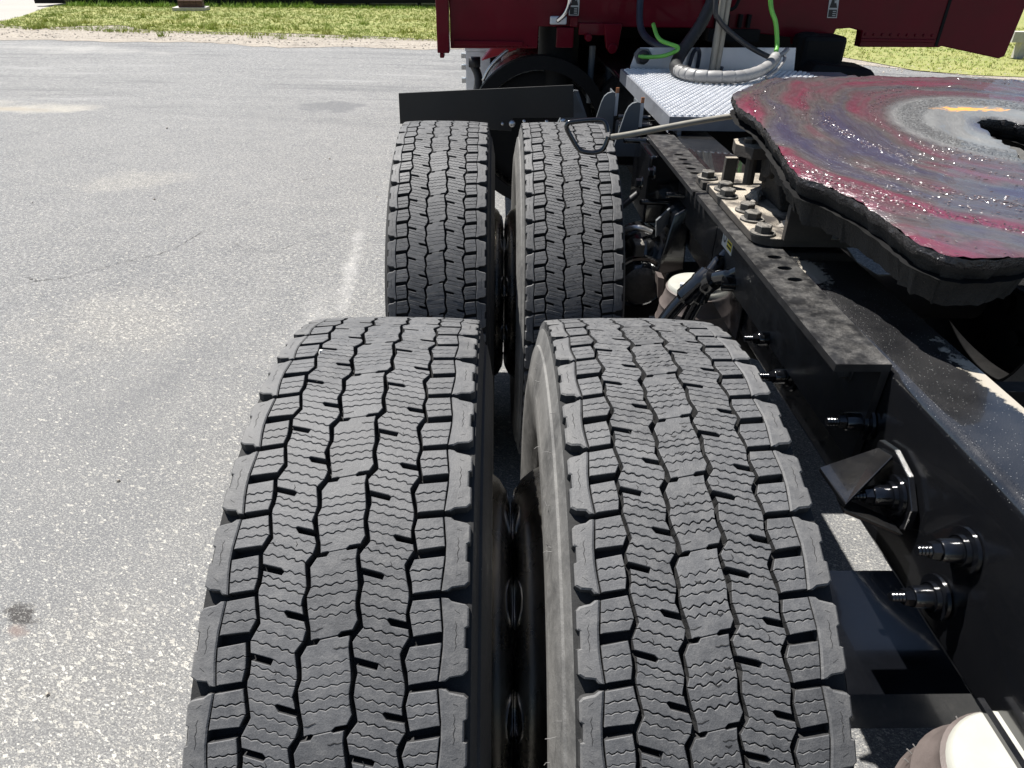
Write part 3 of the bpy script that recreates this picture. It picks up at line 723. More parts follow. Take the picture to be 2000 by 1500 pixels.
# dusty steel angle for the fifth wheel, bolted outside the rail; slotted holes are cut through its top leg
def angle_iron(y0, y1, holes, mat, x0=.412, x1=.4855, zt=1.004, th=.011, hw=.0125, hl=.0085):
    b = MB(); ys = sorted([y0, y1] + [h + d for h, _ in holes for d in (-hl, hl)])
    hx = holes[0][1] if holes else .45
    xs = [x0, hx - hw, hx + hw, x1]
    for i in range(len(ys) - 1):
        mid = (ys[i] + ys[i + 1]) / 2; ish = any(abs(mid - h) < hl for h, _ in holes)
        if not ish: b.add([(x0, ys[i], zt), (x1, ys[i], zt), (x1, ys[i + 1], zt), (x0, ys[i + 1], zt)], [(0, 1, 2, 3)])
        else:
            for a, c in ((x0, xs[1]), (xs[2], x1)): b.add([(a, ys[i], zt), (c, ys[i], zt), (c, ys[i + 1], zt), (a, ys[i + 1], zt)], [(0, 1, 2, 3)])
            A = (hx - hw, ys[i]); B_ = (hx + hw, ys[i + 1]); k = 16; ell = [(hx + hw * .98 * math.cos(t) , mid + hl * .98 * math.sin(t)) for t in [2 * math.pi * j / k for j in range(k)]]
            sq = []
            for j in range(k):
                t = 2 * math.pi * j / k; cx, sy_ = math.cos(t), math.sin(t); s_ = 1 / max(abs(cx), abs(sy_)); sq.append((hx + hw * cx * s_, mid + hl * sy_ * s_))
            b.add([(u, v, zt) for u, v in ell] + [(u, v, zt) for u, v in sq] + [(u, v, zt - th) for u, v in ell],
                  [(j, j + k, (j + 1) % k + k, (j + 1) % k) for j in range(k)] + [(j, (j + 1) % k, (j + 1) % k + 2 * k, j + 2 * k) for j in range(k)])
    # underside, lips and the vertical leg
    b.add([(x0, y0, zt), (x0, y1, zt), (x0, y1, zt - th), (x0, y0, zt - th)], [(0, 1, 2, 3)])
    b.box(x1 - .0105, x1, y0 + .001, y1 - .001, .842, zt - th - .0005)
    b.add([(x0, y0, zt), (x0, y0, zt - th), (x1, y0, zt - th), (x1, y0, zt)], [(0, 1, 2, 3)])
    b.add([(x0, y1, zt), (x1, y1, zt), (x1, y1, zt - th), (x0, y1, zt - th)], [(0, 1, 2, 3)])
    for yy0, yy1 in zip(ys[:-1], ys[1:]):
        mid = (yy0 + yy1) / 2
        if not any(abs(mid - h) < hl for h, _ in holes): b.add([(x0, yy0, zt - th), (x0, yy1, zt - th), (x1, yy1, zt - th), (x1, yy0, zt - th)], [(0, 1, 2, 3)])
    return b.build("mounting_angle", mat, truck)
angle_iron(.047, .787, [(.412, .458), (.363, .4585), (.316, .4595)], "dusty_black_paint")
angle_iron(.792, 1.342, [(1.114, .449), (1.068, .4495), (1.024, .450), (.981, .451), (.941, .452)], "dusty_black_paint", x0=.408)
for y in (.26, .19, .12):      # hex heads on the vertical leg
    b = MB(); hexbolt(b, (.475, y, .95), '-x', .011, .009, .015, .003); b.build("bolt", "bare_bolt", truck)
# base plates under the fifth wheel
def rounded(x0, x1, y0, y1, r, corners=(1, 1, 1, 1), k=6):
    out = []
    for (cx, cy, a0), on in zip(((x1 - r, y1 - r, 0), (x0 + r, y1 - r, 90), (x0 + r, y0 + r, 180), (x1 - r, y0 + r, 270)), corners):
        if on: out += [(cx + r * math.cos(R(a0 + 90 * i / k)), cy + r * math.sin(R(a0 + 90 * i / k))) for i in range(k + 1)]
        else: out.append((x1 if a0 in (0, 270) else x0, y1 if a0 in (0, 90) else y0))
    return out
b = MB(); b.prism(rounded(.437, .70, .455, .797, .04, (0, 0, 1, 0)), 'z', 1.0055, 1.021); mpl = b.build("mounting_plate", "dusty_shaded_steel", truck, bevel=.0015, label="dusty bare steel base plate carrying the fifth wheel pedestal")
b = MB(); b.prism(rounded(.430, .70, .803, .885, .03, (0, 1, 0, 0)), 'z', 1.0055, 1.021); mp2 = b.build("mounting_plate", "dusty_shaded_steel", truck, bevel=.0015)
for i, (x, y, par) in enumerate(((.448, .836, mp2), (.462, .748, mpl), (.453, .70, mpl), (.466, .608, mpl), (.460, .556, mpl), (.456, .452 + .03, mpl))):
    b = MB(); hexbolt(b, (x, y, 1.021), 'z', .0155, .013, .0225, .004, .2 + i * .37); b.build("bolt", "bare_bolt", par)
b = MB(); b.box(.461, .4865, .768, .781, 1.021, 1.083); b.build("stop_tab", "dusty_shaded_steel", mpl, bevel=.001)
b = MB(); b.box(.481, .565, .444, .457, 1.021, 1.083); b.build("stop_tab", "dusty_shaded_steel", mpl, bevel=.001)
cl = random.Random(9)
for (x, y, r, lab_) in ((.507, .69, .016, "largest dried dirt clod, heaped on the base plate beside the pedestal foot"), (.512, .52, .013, "dried dirt clod near the rear stop tab of the base plate"),
                        (.495, .655, .009, "smallest dirt clod, on the base plate between the middle bolts and the pedestal"), (.521, .712, .012, "dirt clod tucked behind the largest one, just ahead of the pedestal")):
    b = MB(); rings = 4; k = 9; vs = []
    for j in range(rings):
        f = math.cos(j / rings * math.pi / 2); z = 1.021 + r * math.sin(j / rings * math.pi / 2)
        for i in range(k): a = 2 * math.pi * i / k; q = f * r * cl.uniform(.75, 1.25); vs.append((x + q * math.cos(a), y + q * math.sin(a), z + cl.uniform(-.1, .1) * r))
    vs.append((x, y, 1.021 + r))
    b.add(vs, [(j * k + i, j * k + (i + 1) % k, (j + 1) * k + (i + 1) % k, (j + 1) * k + i) for j in range(rings - 1) for i in range(k)] + [((rings - 1) * k + i, (rings - 1) * k + (i + 1) % k, rings * k) for i in range(k)])
    tag(b.build("dirt_clod", "dirt_clod", None), lab_, "dirt clod", "dirt clods on the base plate")

# ------------------------------------------------------------------ fifth wheel
FX = .917
def fz(y): return 1.2 + .09 * (y - .75)
left = [(.576, .933), (.515, .868), (.46, .803), (.447, .718), (.462, .642), (.456, .54), (.441, .405), (.438, .349), (.468, .308), (.492, .242), (.502, .182), (.508, .123), (.530, .085), (.557, .076), (.615, .080), (.67, .10), (.73, .17)]
thr = [(.80, .34), (.840, .43), (.858, .50), (.862, .556), (.866, .60), (.880, .636), (.900, .655)]
frt = [(.70, .958), (.821, .970), (FX, .974)]
half = [(x, y) for x, y in frt[::-1]] + left + thr                      # centre front -> left -> rear -> throat
full = half + [(2 * FX - x, y) for x, y in reversed(half[1:])] 
jr = random.Random(21)
# rim of the plate roughened by built up grease
ring = []
for i in range(len(full)):
    a = Vector(full[i]); c = Vector(full[(i + 1) % len(full)]); k = max(1, int((c - a).length / .009))
    for j in range(k): ring.append(a + (c - a) * (j / k) + Vector((jr.uniform(-1, 1), jr.uniform(-1, 1))) * .0022)
import bmesh
bm = bmesh.new()
from mathutils.geometry import delaunay_2d_cdt
rp = [(q.x, q.y) for q in ring]; pts2 = [Vector(q) for q in rp]; xs_ = [.42 + .0105 * i for i in range(97)]; ys_ = [.06 + .0105 * i for i in range(90)]
for yy in ys_:
    cr = sorted(rp[j][0] + (yy - rp[j][1]) * (rp[j - 1][0] - rp[j][0]) / (rp[j - 1][1] - rp[j][1]) for j in range(len(rp)) if (rp[j][1] > yy) != (rp[j - 1][1] > yy))
    for a_, c_ in zip(cr[::2], cr[1::2]):
        pts2 += [Vector((xx + jr.uniform(-.003, .003), yy + jr.uniform(-.003, .003))) for xx in xs_ if a_ + .006 < xx < c_ - .006]
nb = len(ring)
ov_, oe_, of_, vo_, _, _ = delaunay_2d_cdt(pts2, [(i, (i + 1) % nb) for i in range(nb)], [], 1, 1e-6)
def inside(x, y): return inpoly(x, y, rp)
bv = [bm.verts.new((q.x, q.y, fz(q.y) - .002 + (jr.uniform(-.003, .0015) if any(k < nb for k in o_) else 0))) for q, o_ in zip(ov_, vo_)]
for f in of_:
    c0 = sum((ov_[k] for k in f), Vector((0, 0))) / 3
    if inside(c0.x, c0.y): bm.faces.new([bv[k] for k in f])
bm.normal_update()
for f in bm.faces:
    if f.normal.z < 0: f.normal_flip()
def hsh(x, y): 
    return math.sin(x * 127.1 + y * 311.7) * 43758.5453 % 1
for v in bm.verts:
    if not v.is_boundary:
        d = math.hypot(v.co.x - FX, v.co.y - .59); th = math.atan2(v.co.y - .59, v.co.x - FX)
        ridge = .0011 * math.sin(d * 210 + 2 * math.sin(th * 3) + 3 * math.sin(d * 31)) + .0005 * math.sin(d * 470 + th * 5)
        lump = .003 * max(0, 1 - abs(d - .185) / .035) * hsh(v.co.x, v.co.y)
        v.co.z = fz(v.co.y) + ridge + lump
me = bpy.data.meshes.new("fifth_wheel"); bm.to_mesh(me); bm.free()
n = NT("greased_plate"); p = n.pos()
v = n.map(p, loc=(-FX, -.59, 0)); s3_ = n.n("ShaderNodeSeparateXYZ"); n.L(v, s3_.inputs[0])
rad = n.math('SQRT', n.math('ADD', n.math('MULTIPLY', s3_.outputs[0], s3_.outputs[0]), n.math('MULTIPLY', n.math('MULTIPLY', s3_.outputs[1], s3_.outputs[1]), 1.)))
ang = n.math('ARCTAN2', n.math('MULTIPLY', s3_.outputs[1], -1.), n.math('MULTIPLY', s3_.outputs[0], -1.))
cmb = n.n("ShaderNodeCombineXYZ"); n.L(n.math('MULTIPLY', rad, 1.), cmb.inputs[0]); n.L(n.math('MULTIPLY', ang, .035), cmb.inputs[1])
wob = n.n("ShaderNodeVectorMath", operation='ADD'); n.L(cmb.outputs[0], wob.inputs[0])
sc2 = n.n("ShaderNodeVectorMath", operation='SCALE'); n.L(n.noise(p, 3.6, 3, .5, 0, "Color"), sc2.inputs[0]); sc2.inputs["Scale"].default_value = .13; n.L(sc2.outputs[0], wob.inputs[1])
sw = n.noise(wob.outputs[0], 150, 5, .65); sw2 = n.noise(wob.outputs[0], 22, 4, .6); swf = n.noise(wob.outputs[0], 520, 3, .6)
patch = n.noise(p, 9, 4, .6); crumb = n.noise(p, 220, 3, .7)
col = n.mix(n.ramp(sw, .3, .7), (.060, .053, .053), (.112, .100, .099))
sw4 = n.noise(wob.outputs[0], 11, 3, .5)
col = n.mix(n.ramp(sw4, .46, .36, 0, .7), col, (.042, .042, .085))  # bluish tint painted in as sky reflected in the grease
red = n.math('MULTIPLY', n.ramp(sw4, .46, .60), n.math('MULTIPLY', n.ramp(sw2, .36, .6, .3, 1), n.ramp(rad, .2, .29)))
col = n.mix(n.math('MULTIPLY', red, n.ramp(sw, .3, .65, .6, .95)), col, (.165, .020, .048))  # reddish grease together with a painted reflection of the red cab
olive = n.math('MULTIPLY', n.ramp(sw2, .5, .34), n.ramp(patch, .55, .7)); col = n.mix(n.math('MULTIPLY', olive, .5), col, (.12, .105, .06))
rg_ = n.ramp(n.math('ABSOLUTE', n.math('SUBTRACT', rad, .135)), .055, .085, 1, 0)        # scuffed grey ring round the jaws
col = n.mix(n.math('MULTIPLY', rg_, .85), col, n.mix(n.ramp(patch, .3, .7), (.115, .12, .12), (.185, .19, .185)))
crm = n.math('MULTIPLY', n.ramp(n.math('ABSOLUTE', n.math('SUBTRACT', rad, .172)), .016, .03, 1, 0), n.ramp(crumb, .45, .6))
col = n.mix(n.math('MULTIPLY', crm, .7), col, (.05, .05, .05))
ov = n.map(n.map(p, loc=(-.905, -.712, 0)), sc=(1 / .065, 1 / .014, 0)); ol_ = n.n("ShaderNodeVectorMath", operation='LENGTH'); n.L(ov, ol_.inputs[0])
orng = n.ramp(n.math('ADD', ol_.outputs["Value"], n.ramp(n.noise(n.map(p, sc=(1, 5, 1)), 45, 3, .7), .3, .7, -.6, .6)), 1., .7)
col = n.mix(orng, col, (.75, .34, .06))
wet = n.ramp(n.noise(wob.outputs[0], 260, 3, .6), .5, .6); rough = n.ramp(rg_, 0, 1, n.ramp(wet, 0, 1, .26, .10), .6)
spk = n.noise(p, 330, 2, .6); 
hgt = n.math('ADD', n.math('MULTIPLY', sw, .8), n.math('ADD', n.math('MULTIPLY', swf, .22), n.math('MULTIPLY', spk, n.math('ADD', .06, n.math('MULTIPLY', crm, 2.)))))
clump = n.math('MULTIPLY', n.ramp(n.noise(n.map(p, rot=(0, 0, .5), sc=(1, .6, 1)), 150, 2, .5, .6), .5, .78), n.ramp(n.noise(wob.outputs[0], 40, 3, .6), .46, .6))
clump = n.math('MULTIPLY', clump, n.ramp(rg_, 0, 1, 1, .25))
rough = n.math('SUBTRACT', rough, n.math('MULTIPLY', clump, .25), clamp=True); rough = n.math('MAXIMUM', rough, .06)
n.out(col, rough, 0., n.bump(clump, .5, .0012, n.bump(hgt, .8, .0035)), .7, .4); M["greased_plate"] = n.m
fw = finish("fifth_wheel", me, "greased_plate", truck, smooth='all', label="greasy fifth wheel plate with swirls of red and black grease and painted cab and sky reflections")
n = NT("wet_grease"); p = n.pos(); n.out(n.mix(n.noise(p, 60, 2), (.085, .075, .075), (.14, .085, .09)), n.ramp(n.noise(p, 400, 2), .3, .7, .12, .26), 0., None, .7); M["wet_grease"] = n.m
b = MB(); kr = random.Random(31); made = 0
while made < 2000:
    x, y = kr.uniform(.43, 1.15), kr.uniform(.07, .95)
    d = math.hypot(x - FX, y - .59); th = math.atan2(y - .59, x - FX)
    if d < .2 or not inpoly(x, y, rp): continue
    if math.sin(th * 4 + d * 23) + math.sin(d * 61 + 2 * th) + .9 * math.sin(d * 140) < kr.uniform(.6, 2.4) - (.7 if y < .45 else 0): continue
    made += 1
    L_ = kr.uniform(.0012, .0042); wd = kr.uniform(.0005, .0011); hh = wd * kr.uniform(.4, 1.2); a = th + math.pi / 2 + kr.gauss(0, .35)
    ux, uy = math.cos(a), math.sin(a); z = fz(y) + .0006
    b.add([(x - ux * L_ - uy * 0, y - uy * L_, z), (x + uy * wd, y - ux * wd, z), (x + ux * L_, y + uy * L_, z), (x - uy * wd, y + ux * wd, z), (x - ux * L_ * .35, y - uy * L_ * .35, z + hh), (x + ux * L_ * .35, y + uy * L_ * .35, z + hh * .9)],
          [(0, 1, 4), (1, 5, 4), (1, 2, 5), (2, 3, 5), (3, 4, 5), (3, 0, 4)])
b.build("grease_crumbs", "wet_grease", fw, kind='stuff')
# grimy skirt and thickness
b = MB(); m_ = len(ring); lv = []
def depth(q):
    base = .078
    if q.y > .80: base = .06
    elif q.y > .60 and q.x < .6: base = .030
    if math.hypot(q.x - FX, q.y - .56) < .3 and q.y < .7: base = .05
    return base
SG = 1 if sum(ring[i].x * ring[(i + 1) % m_].y - ring[(i + 1) % m_].x * ring[i].y for i in range(m_)) > 0 else -1
for k, (ins, dz) in enumerate(((0., -.003), (-.001, -.011), (SG * .003, -.018), (SG * .008, -.026), (SG * .014, -.5), (SG * .026, -1))):
    for i, q in enumerate(ring):
        nx = ring[(i + 1) % m_] - ring[i - 1]; nrm = Vector((-nx.y, nx.x)); nrm.normalize()
        z = fz(q.y) + (dz if dz > -.4 else dz * depth(q))
        jj = (.0024 if k < 2 else .0042) * (hsh(i * .37, k * 1.7) - .5) * (1 + (dz < -.4))
        lv.append((q.x + nrm.x * (ins + jj) , q.y + nrm.y * (ins + jj), z + (jr.uniform(-.0018, .0018) if dz <= -.03 else jr.uniform(-.0012, .0012))))
sgn = sum(ring[i].x * ring[(i + 1) % m_].y - ring[(i + 1) % m_].x * ring[i].y for i in range(m_))
if sgn < 0: lv2 = lv
fs = []
for k in range(5):
    for i in range(m_):
        j = (i + 1) % m_; f = (k * m_ + i, k * m_ + j, (k + 1) * m_ + j, (k + 1) * m_ + i); fs.append(f[::-1] if sgn > 0 else f)
b.add(lv, fs); b.mi = [1 if i < 2 * m_ else 0 for i in range(len(b.f))]; b.build("plate_skirt", ["grimy_iron", "edge_grease"], fw, smooth=True)
b = MB()
of2 = [f for f in of_ if inside(*(sum((ov_[k] for k in f), Vector((0, 0))) / 3))]
b.add([(q.x, q.y, fz(q.y) - .035) for q in ov_], of2); b.build("plate_underside", "underbody_black", fw)
b = MB(); b.hexa([(.53, .60, 1.021), (.66, .60, 1.021), (.66, .72, 1.021), (.53, .72, 1.021)], [(.508, .64, 1.135), (.60, .64, 1.135), (.60, .72, 1.135), (.508, .72, 1.135)])
b.lathe([(-.06, .0), (-.06, .033), (.06, .033), (.06, 0)], (.565, .66, 1.105), 'x', 20)
b.hexa([(.56, .35, 1.05), (.75, .35, 1.05), (.75, .75, 1.05), (.56, .75, 1.05)], [(.50, .28, 1.12), (.75, .28, 1.12), (.75, .80, 1.15), (.50, .80, 1.15)])
b.build("pedestal", "grimy_iron", fw, bevel=.006)
b = MB(); k = 12
capo = [(.452, .700), (.460, .742), (.485, .757), (.522, .75), (.540, .70), (.522, .664), (.475, .660)]
b.prism(capo, 'z', 1.106, 1.128); hexbolt(b, (.482, .708, 1.128), 'z', .0125, .009, None, 0, .5)
b.tube([(.494, .71, 1.105), (.495, .71, 1.045)], .011, 10); b.tube([(.522, .70, 1.105), (.522, .70, 1.055)], .009, 10)
b.build("pivot_lug", "dusty_shaded_steel", fw, bevel=.004, label="dusty pivot lug with a bolt head at the plate edge")
# pull handle
hp = [(.52, .845, 1.158), (.40, .83, 1.142), (.26, .80, 1.122), (.214, .79, 1.117)]
b = MB(); b.tube(smooth_path(hp, 6), .0062, 10)
b.build("release_rod", "beige_pole", fw, smooth=True)
lp = [(.209, .795, 1.126), (.203, .80, 1.143), (.188, .803, 1.149), (.135, .80, 1.145), (.124, .80, 1.141), (.123, .80, 1.131), (.137, .80, 1.108), (.149, .798, 1.092), (.158, .795, 1.0865), (.178, .79, 1.085), (.195, .788, 1.089), (.203, .788, 1.097), (.210, .79, 1.118)]
b = MB(); b.tube(smooth_path(lp, 5), .0052, 10); b.build("pull_handle", "clean_black_paint", fw, smooth=True, label="black bent rod pull handle over the far inner tyre")

# ------------------------------------------------------------------ deck plate
b = MB(); b.box(.471, 1.36, 1.36, 2.285, 1.044, 1.05); b.box(.471, .474, 1.36, 2.285, 1.006, 1.0435); b.box(.4745, 1.36, 1.36, 1.363, 1.012, 1.0435)
b.box(.50, .512, 1.365, 2.28, 1.0, 1.0435); b.box(.9, .912, 1.365, 2.28, 1.0, 1.0435)
deck = b.build("deck_plate", "deck_sheet", truck, label="bright aluminium deck plate with raised grip buttons")
b = MB(); k = 7; r0 = 1.372; row = 0
while r0 < 2.28:
    x = .486 + (.0105 if row % 2 else 0)
    while x < 1.2:
        vs = []
        for rr, z in ((.0076, 1.05), (.0066, 1.0548), (.0036, 1.0552), (.0030, 1.0510)):
            for i in range(k): a = 2 * math.pi * i / k; vs.append((x + rr * math.cos(a), r0 + rr * math.sin(a), z + (.0007 if i % 2 and z > 1.054 else 0)))
        b.add(vs, [(j * k + i, j * k + (i + 1) % k, (j + 1) * k + (i + 1) % k, (j + 1) * k + i) for j in range(3) for i in range(k)])
        x += .021
    r0 += .0190; row += 1
b.build("grip_buttons", "aluminium", deck, kind='stuff')
b = MB(); b.prism([(.513, 1.04), (1.178, 1.04), (1.165, 1.135), (.545, 1.127), (.525, 1.10), (.513, 1.06)], 'y', 2.30, 2.306)
bp = b.build("deck_back_panel", "panel_silver", truck)
b = MB(); b.prism([(.520, 1.105), (.535, 1.125), (.575, 1.124), (.595, 1.10), (.565, 1.066), (.535, 1.07)], 'y', 2.288, 2.299); b.build("grommet_plate", "grey_paint", bp, bevel=.002)
b = MB(); b.lathe([(-.01, .0), (-.01, .018), (-.004, .024), (0, .026)], (.558, 2.287, 1.094), 'y', 24); b.build("grommet", "black_rubber", bp, smooth=True)

# ------------------------------------------------------------------ hoses and lines
def hose(name, pts, r, mat, label=None, par=truck, k=8):
    b = MB(); b.tube(smooth_path(pts, k), r, 12); return b.build(name, mat, par, smooth='all', label=label)
hose("air_hose", [(.995, 2.35, 1.9), (.985, 2.25, 1.5), (.992, 2.2, 1.304), (1.028, 2.2, 1.229), (1.047, 2.195, 1.16), (1.040, 2.17, 1.135)], .0085, "green_hose", "bright green air hose hanging over the deck")
hose("air_hose", [(.540, 2.285, 1.098), (.570, 2.26, 1.098), (.626, 2.2, 1.112), (.668, 2.19, 1.14), (.60, 2.22, 1.165), (.585, 2.3, 1.21)], .0075, "green_hose", "short green air hose at the grommet")
hose("air_hose", [(.78, 2.3, 1.6), (.787, 2.2, 1.301), (.813, 2.2, 1.234), (.914, 2.2, 1.163), (1.01, 2.18, 1.118), (1.05, 2.16, 1.112)], .0095, "black_hose")
hose("air_hose", [(.86, 2.35, 1.6), (.849, 2.25, 1.302), (.822, 2.25, 1.182), (.835, 2.25, 1.079), (.87, 2.25, 1.06)], .009, "blue_black_hose")
hose("air_hose", [(.60, 2.75, 1.5), (.597, 2.7, 1.28), (.60, 2.6, 1.16), (.66, 2.45, 1.115), (.74, 2.4, 1.12)], .015, "blue_black_hose")
hose("air_hose", [(.745, 2.29, 1.06), (.75, 2.27, 1.115), (.76, 2.25, 1.13), (.775, 2.27, 1.11), (.78, 2.29, 1.06)], .008, "blue_black_hose")
b = MB(); b.tube([(.822, 2.23, 1.05), (.826, 2.23, 1.9)], .013, 10); b.tube([(.843, 2.232, 1.05), (.848, 2.232, 1.9)], .011, 10); b.build("hose_pole", "beige_pole", truck, smooth=True)
bund = smooth_path([(.92, 2.5, 1.72), (.855, 2.38, 1.41), (.785, 2.32, 1.23), (.712, 2.27, 1.13), (.668, 2.19, 1.085), (.650, 2.08, 1.078), (.664, 1.98, 1.080)], 7)
b = MB(); b.tube(bund, .023, 14); hb = b.build("hose_bundle", "black_hose", truck, smooth='all', label="black sleeved hose bundle with grey spiral wrap resting on the deck")
b = MB()
for (i, q) in enumerate(bund):
    if i % 2: continue
rr = []
for i in range(len(bund) * 3 - 2):
    f = i / 3; k0 = int(f); t = f - k0; a = Vector(bund[k0]); c = Vector(bund[min(k0 + 1, len(bund) - 1)]); rr.append(tuple(a + (c - a) * t))
b.tube(rr, [.0235 + (.0006 if i % 3 else -.0004) for i in range(len(rr))], 12); b.build("hose_sleeve", "black_hose", hb, smooth='all')
low = smooth_path([(.648, 2.07, 1.079), (.656, 1.99, 1.079), (.700, 1.93, 1.078), (.80, 1.915, 1.078), (.88, 1.96, 1.08), (.96, 2.04, 1.09), (1.015, 2.12, 1.105), (1.045, 2.17, 1.12)], 9)
L2 = []; acc = 0
b = MB(); seg = []
# each turn of the spiral wrap, overlapping like shingles
dense = []
for i in range(len(low) - 1):
    a, c = Vector(low[i]), Vector(low[i + 1])
    for j in range(4): dense.append(a + (c - a) * (j / 4))
step = 17; i = 0
while i + step < len(dense):
    pts = [tuple(dense[i + int(step * t)]) for t in (0, .08, .5, .9, 1.0)]
    b = MB(); b.tube(pts, [.0185, .0198, .0212, .0215, .020], 16); b.build("wrap_turn", "grey_hose", hb, smooth='all'); i += step - 1
b = MB(); b.tube(smooth_path([(1.03, 2.15, 1.113), (1.075, 2.19, 1.125), (1.10, 2.22, 1.137)], 4), .009, 10); b.build("hose_end", "grey_hose", hb, smooth='all')
b = MB(); b.tube(smooth_path([(.96, 2.0, 1.068), (1.03, 2.09, 1.085), (1.075, 2.16, 1.11), (1.08, 2.2, 1.125)], 5), .006, 10); b.build("hose_end", "grey_hose", hb, smooth='all')

# ------------------------------------------------------------------ cab
YB = 2.9
b = MB()
back = [(-.242, 3.15), (-.242, 1.046), (.169, 1.052), (.172, 1.145), (.55, 1.148), (1.0, 1.15), (1.385, 1.115), (1.392, 1.085), (1.415, 1.075), (1.56, 1.10), (1.575, 1.155), (1.64, 1.16), (1.70, 1.148), (1.705, 1.08), (2.094, 1.084), (2.10, 1.09), (2.40, 1.040), (2.425, 1.05), (2.44, 1.288), (2.50, 3.15)]
b.prism(back, 'y', YB, YB + .06); b.box(-.235, 2.42, YB + .07, 5.4, 1.16, 3.15); b.box(-.1, 2.25, 5.41, 7.6, 1.1, 2.1)
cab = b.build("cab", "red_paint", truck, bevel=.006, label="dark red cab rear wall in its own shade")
b = MB(); b.box(2.066, 2.080, YB - .004, YB - .0005, 1.09, 3.15); b.build("panel_seam", "underbody_black", cab)
b = MB(); b.box(1.70, 2.06, YB - .010, YB - .0005, 1.105, 1.118); b.build("sill_trim", "red_paint", cab, bevel=.003)
for k in range(9):
    b = MB(); b.lathe([(-.006, 0), (-.005, .005), (0, .007)], (1.72 + k * .04, YB - .0005, 1.135), 'y', 10); b.build("rivet", "red_paint", cab)
b = MB(); b.box(-.302, -.246, 2.86, 2.955, 1.03, 3.15); b.box(-.292, -.272, 2.87, 2.94, 1.008, 1.0295); b.build("side_fairing", "red_paint", cab, bevel=.004)
b = MB(); b.box(-.225, .10, YB - .012, YB - .002, 1.062, 1.082); b.build("sill_trim", "red_paint", cab, bevel=.003)
for k in range(5):
    b = MB(); b.lathe([(-.006, 0), (-.006, .004), (0, .006)], (-.02 + k * .035, YB - .0012, 1.06), 'y', 10); b.build("rivet", "red_paint", cab)
b = MB(); b.box(.255, .335, YB - .03, YB - .002, 1.06, 1.145); b.box(.315, .352, YB - .022, YB - .002, 1.146, 1.19); b.box(.357, .50, YB - .03, YB - .002, 1.115, 1.165)
b.hexa([(.49, YB - .045, 1.06), (.545, YB - .045, 1.06), (.545, YB - .002, 1.06), (.49, YB - .002, 1.06)], [(.47, YB - .045, 1.165), (.555, YB - .045, 1.165), (.555, YB - .002, 1.165), (.47, YB - .002, 1.165)])
b.lathe([(-.06, 0), (-.06, .022), (.0, .022)], (.517, YB - .002, 1.062), 'y', 16); b.lathe([(-.05, 0), (-.05, .016), (.0, .016)], (.40, YB - .03, 1.108), 'y', 16)
b.build("cab_latch", "red_paint", cab, bevel=.004, label="red cab suspension latch casting")
b = MB(); b.box(.222, .30, YB - .02, YB - .002, 1.155, 1.19); b.build("handle_foot", "panel_silver", cab, bevel=.006)
b = MB(); b.tube(smooth_path([(.256, YB - .025, 1.172), (.285, YB - .05, 1.20), (.303, YB - .06, 1.245), (.305, YB - .06, 1.32)], 5), .0105, 10); b.build("grab_handle", "chrome", cab, smooth='all')
def sticker(x, z0, skew):
    b = MB(); y = YB - .003; w = .046; h = .115
    def q(u, v, d=0): return (x + u * w + skew * v * h, y - d, z0 + v * h)
    def quad(u0, u1, v0, v1, mi, d): b.add([q(u0, v0, d), q(u1, v0, d), q(u1, v1, d), q(u0, v1, d)], [(0, 1, 2, 3)], mi)
    quad(0, 1, 0, 1, 0, 0)
    quad(.08, .92, .03, .30, 1, .0005)
    for i in range(3): quad(.5, .82, .07 + .075 * i, .10 + .075 * i, 0, .001)
    b.add([q(*p_, .0006) for p_ in ((.1, .36), (.9, .36), (.75, .55), (.6, .52), (.5, .70), (.3, .66), (.2, .5))], [tuple(range(7))], 1)
    for (a, c) in (((.45, .62), (.15, .95)), ((.5, .66), (.5, .98)), ((.55, .64), (.85, .92)), ((.58, .6), (.95, .74))):
        dx = .04; b.add([q(a[0] - dx, a[1], .0007), q(a[0] + dx, a[1], .0007), q(c[0] + dx, c[1], .0007), q(c[0] - dx, c[1], .0007)], [(0, 1, 2, 3)], 1)
    b.build("warning_sticker", ["label_white", "label_black"], cab, label="white and black pinch hazard sticker")
sticker(.309, 1.193, 0.); sticker(1.517, 1.201, -.12)
b = MB()          # pipes and valve block on the wall behind the hoses
b.tube(smooth_path([(.93, YB - .03, 1.35), (.94, YB - .03, 1.25), (.99, YB - .03, 1.235), (1.07, YB - .03, 1.24), (1.09, YB - .03, 1.36)], 5), .008, 8)
for x in (.99, 1.04, 1.10, 1.14): b.box(x, x + .014, YB - .03, YB - .003, 1.155, 1.21)
b.box(.96, 1.2, YB - .05, YB - .003, 1.10, 1.15); b.build("valve_block", "underbody_black", cab)
# rear cab mount and step in black
b = MB(); b.box(1.365, 1.565, 2.72, 2.88, .99, 1.14); b.hexa([(1.36, 2.60, .985), (1.70, 2.60, .965), (1.72, 2.85, .965), (1.36, 2.85, .985)], [(1.40, 2.62, 1.04), (1.66, 2.62, 1.02), (1.68, 2.83, 1.02), (1.40, 2.83, 1.05)])
b.lathe([(0, 0), (0, .05), (.17, .05), (.17, 0)], (1.40, 2.78, .98), 'z', 16); b.build("cab_mount", "underbody_black", truck, bevel=.02)
b = MB(); b.box(.0, 2.0, 4.2, 6.8, .28, 1.09); b.box(.62, 1.22, 2.45, 4.19, .55, .98); b.build("driveline_blocker", "underbody_black", truck)  # plain black boxes added to block light below the cab
b = MB(); b.lathe([(-.14, 0), (-.14, .1), (.14, .1), (.14, 0)], (.28, 3.05, 1.0), 'z', 20); b.build("cab_air_spring", "underbody_black", truck, smooth=True)
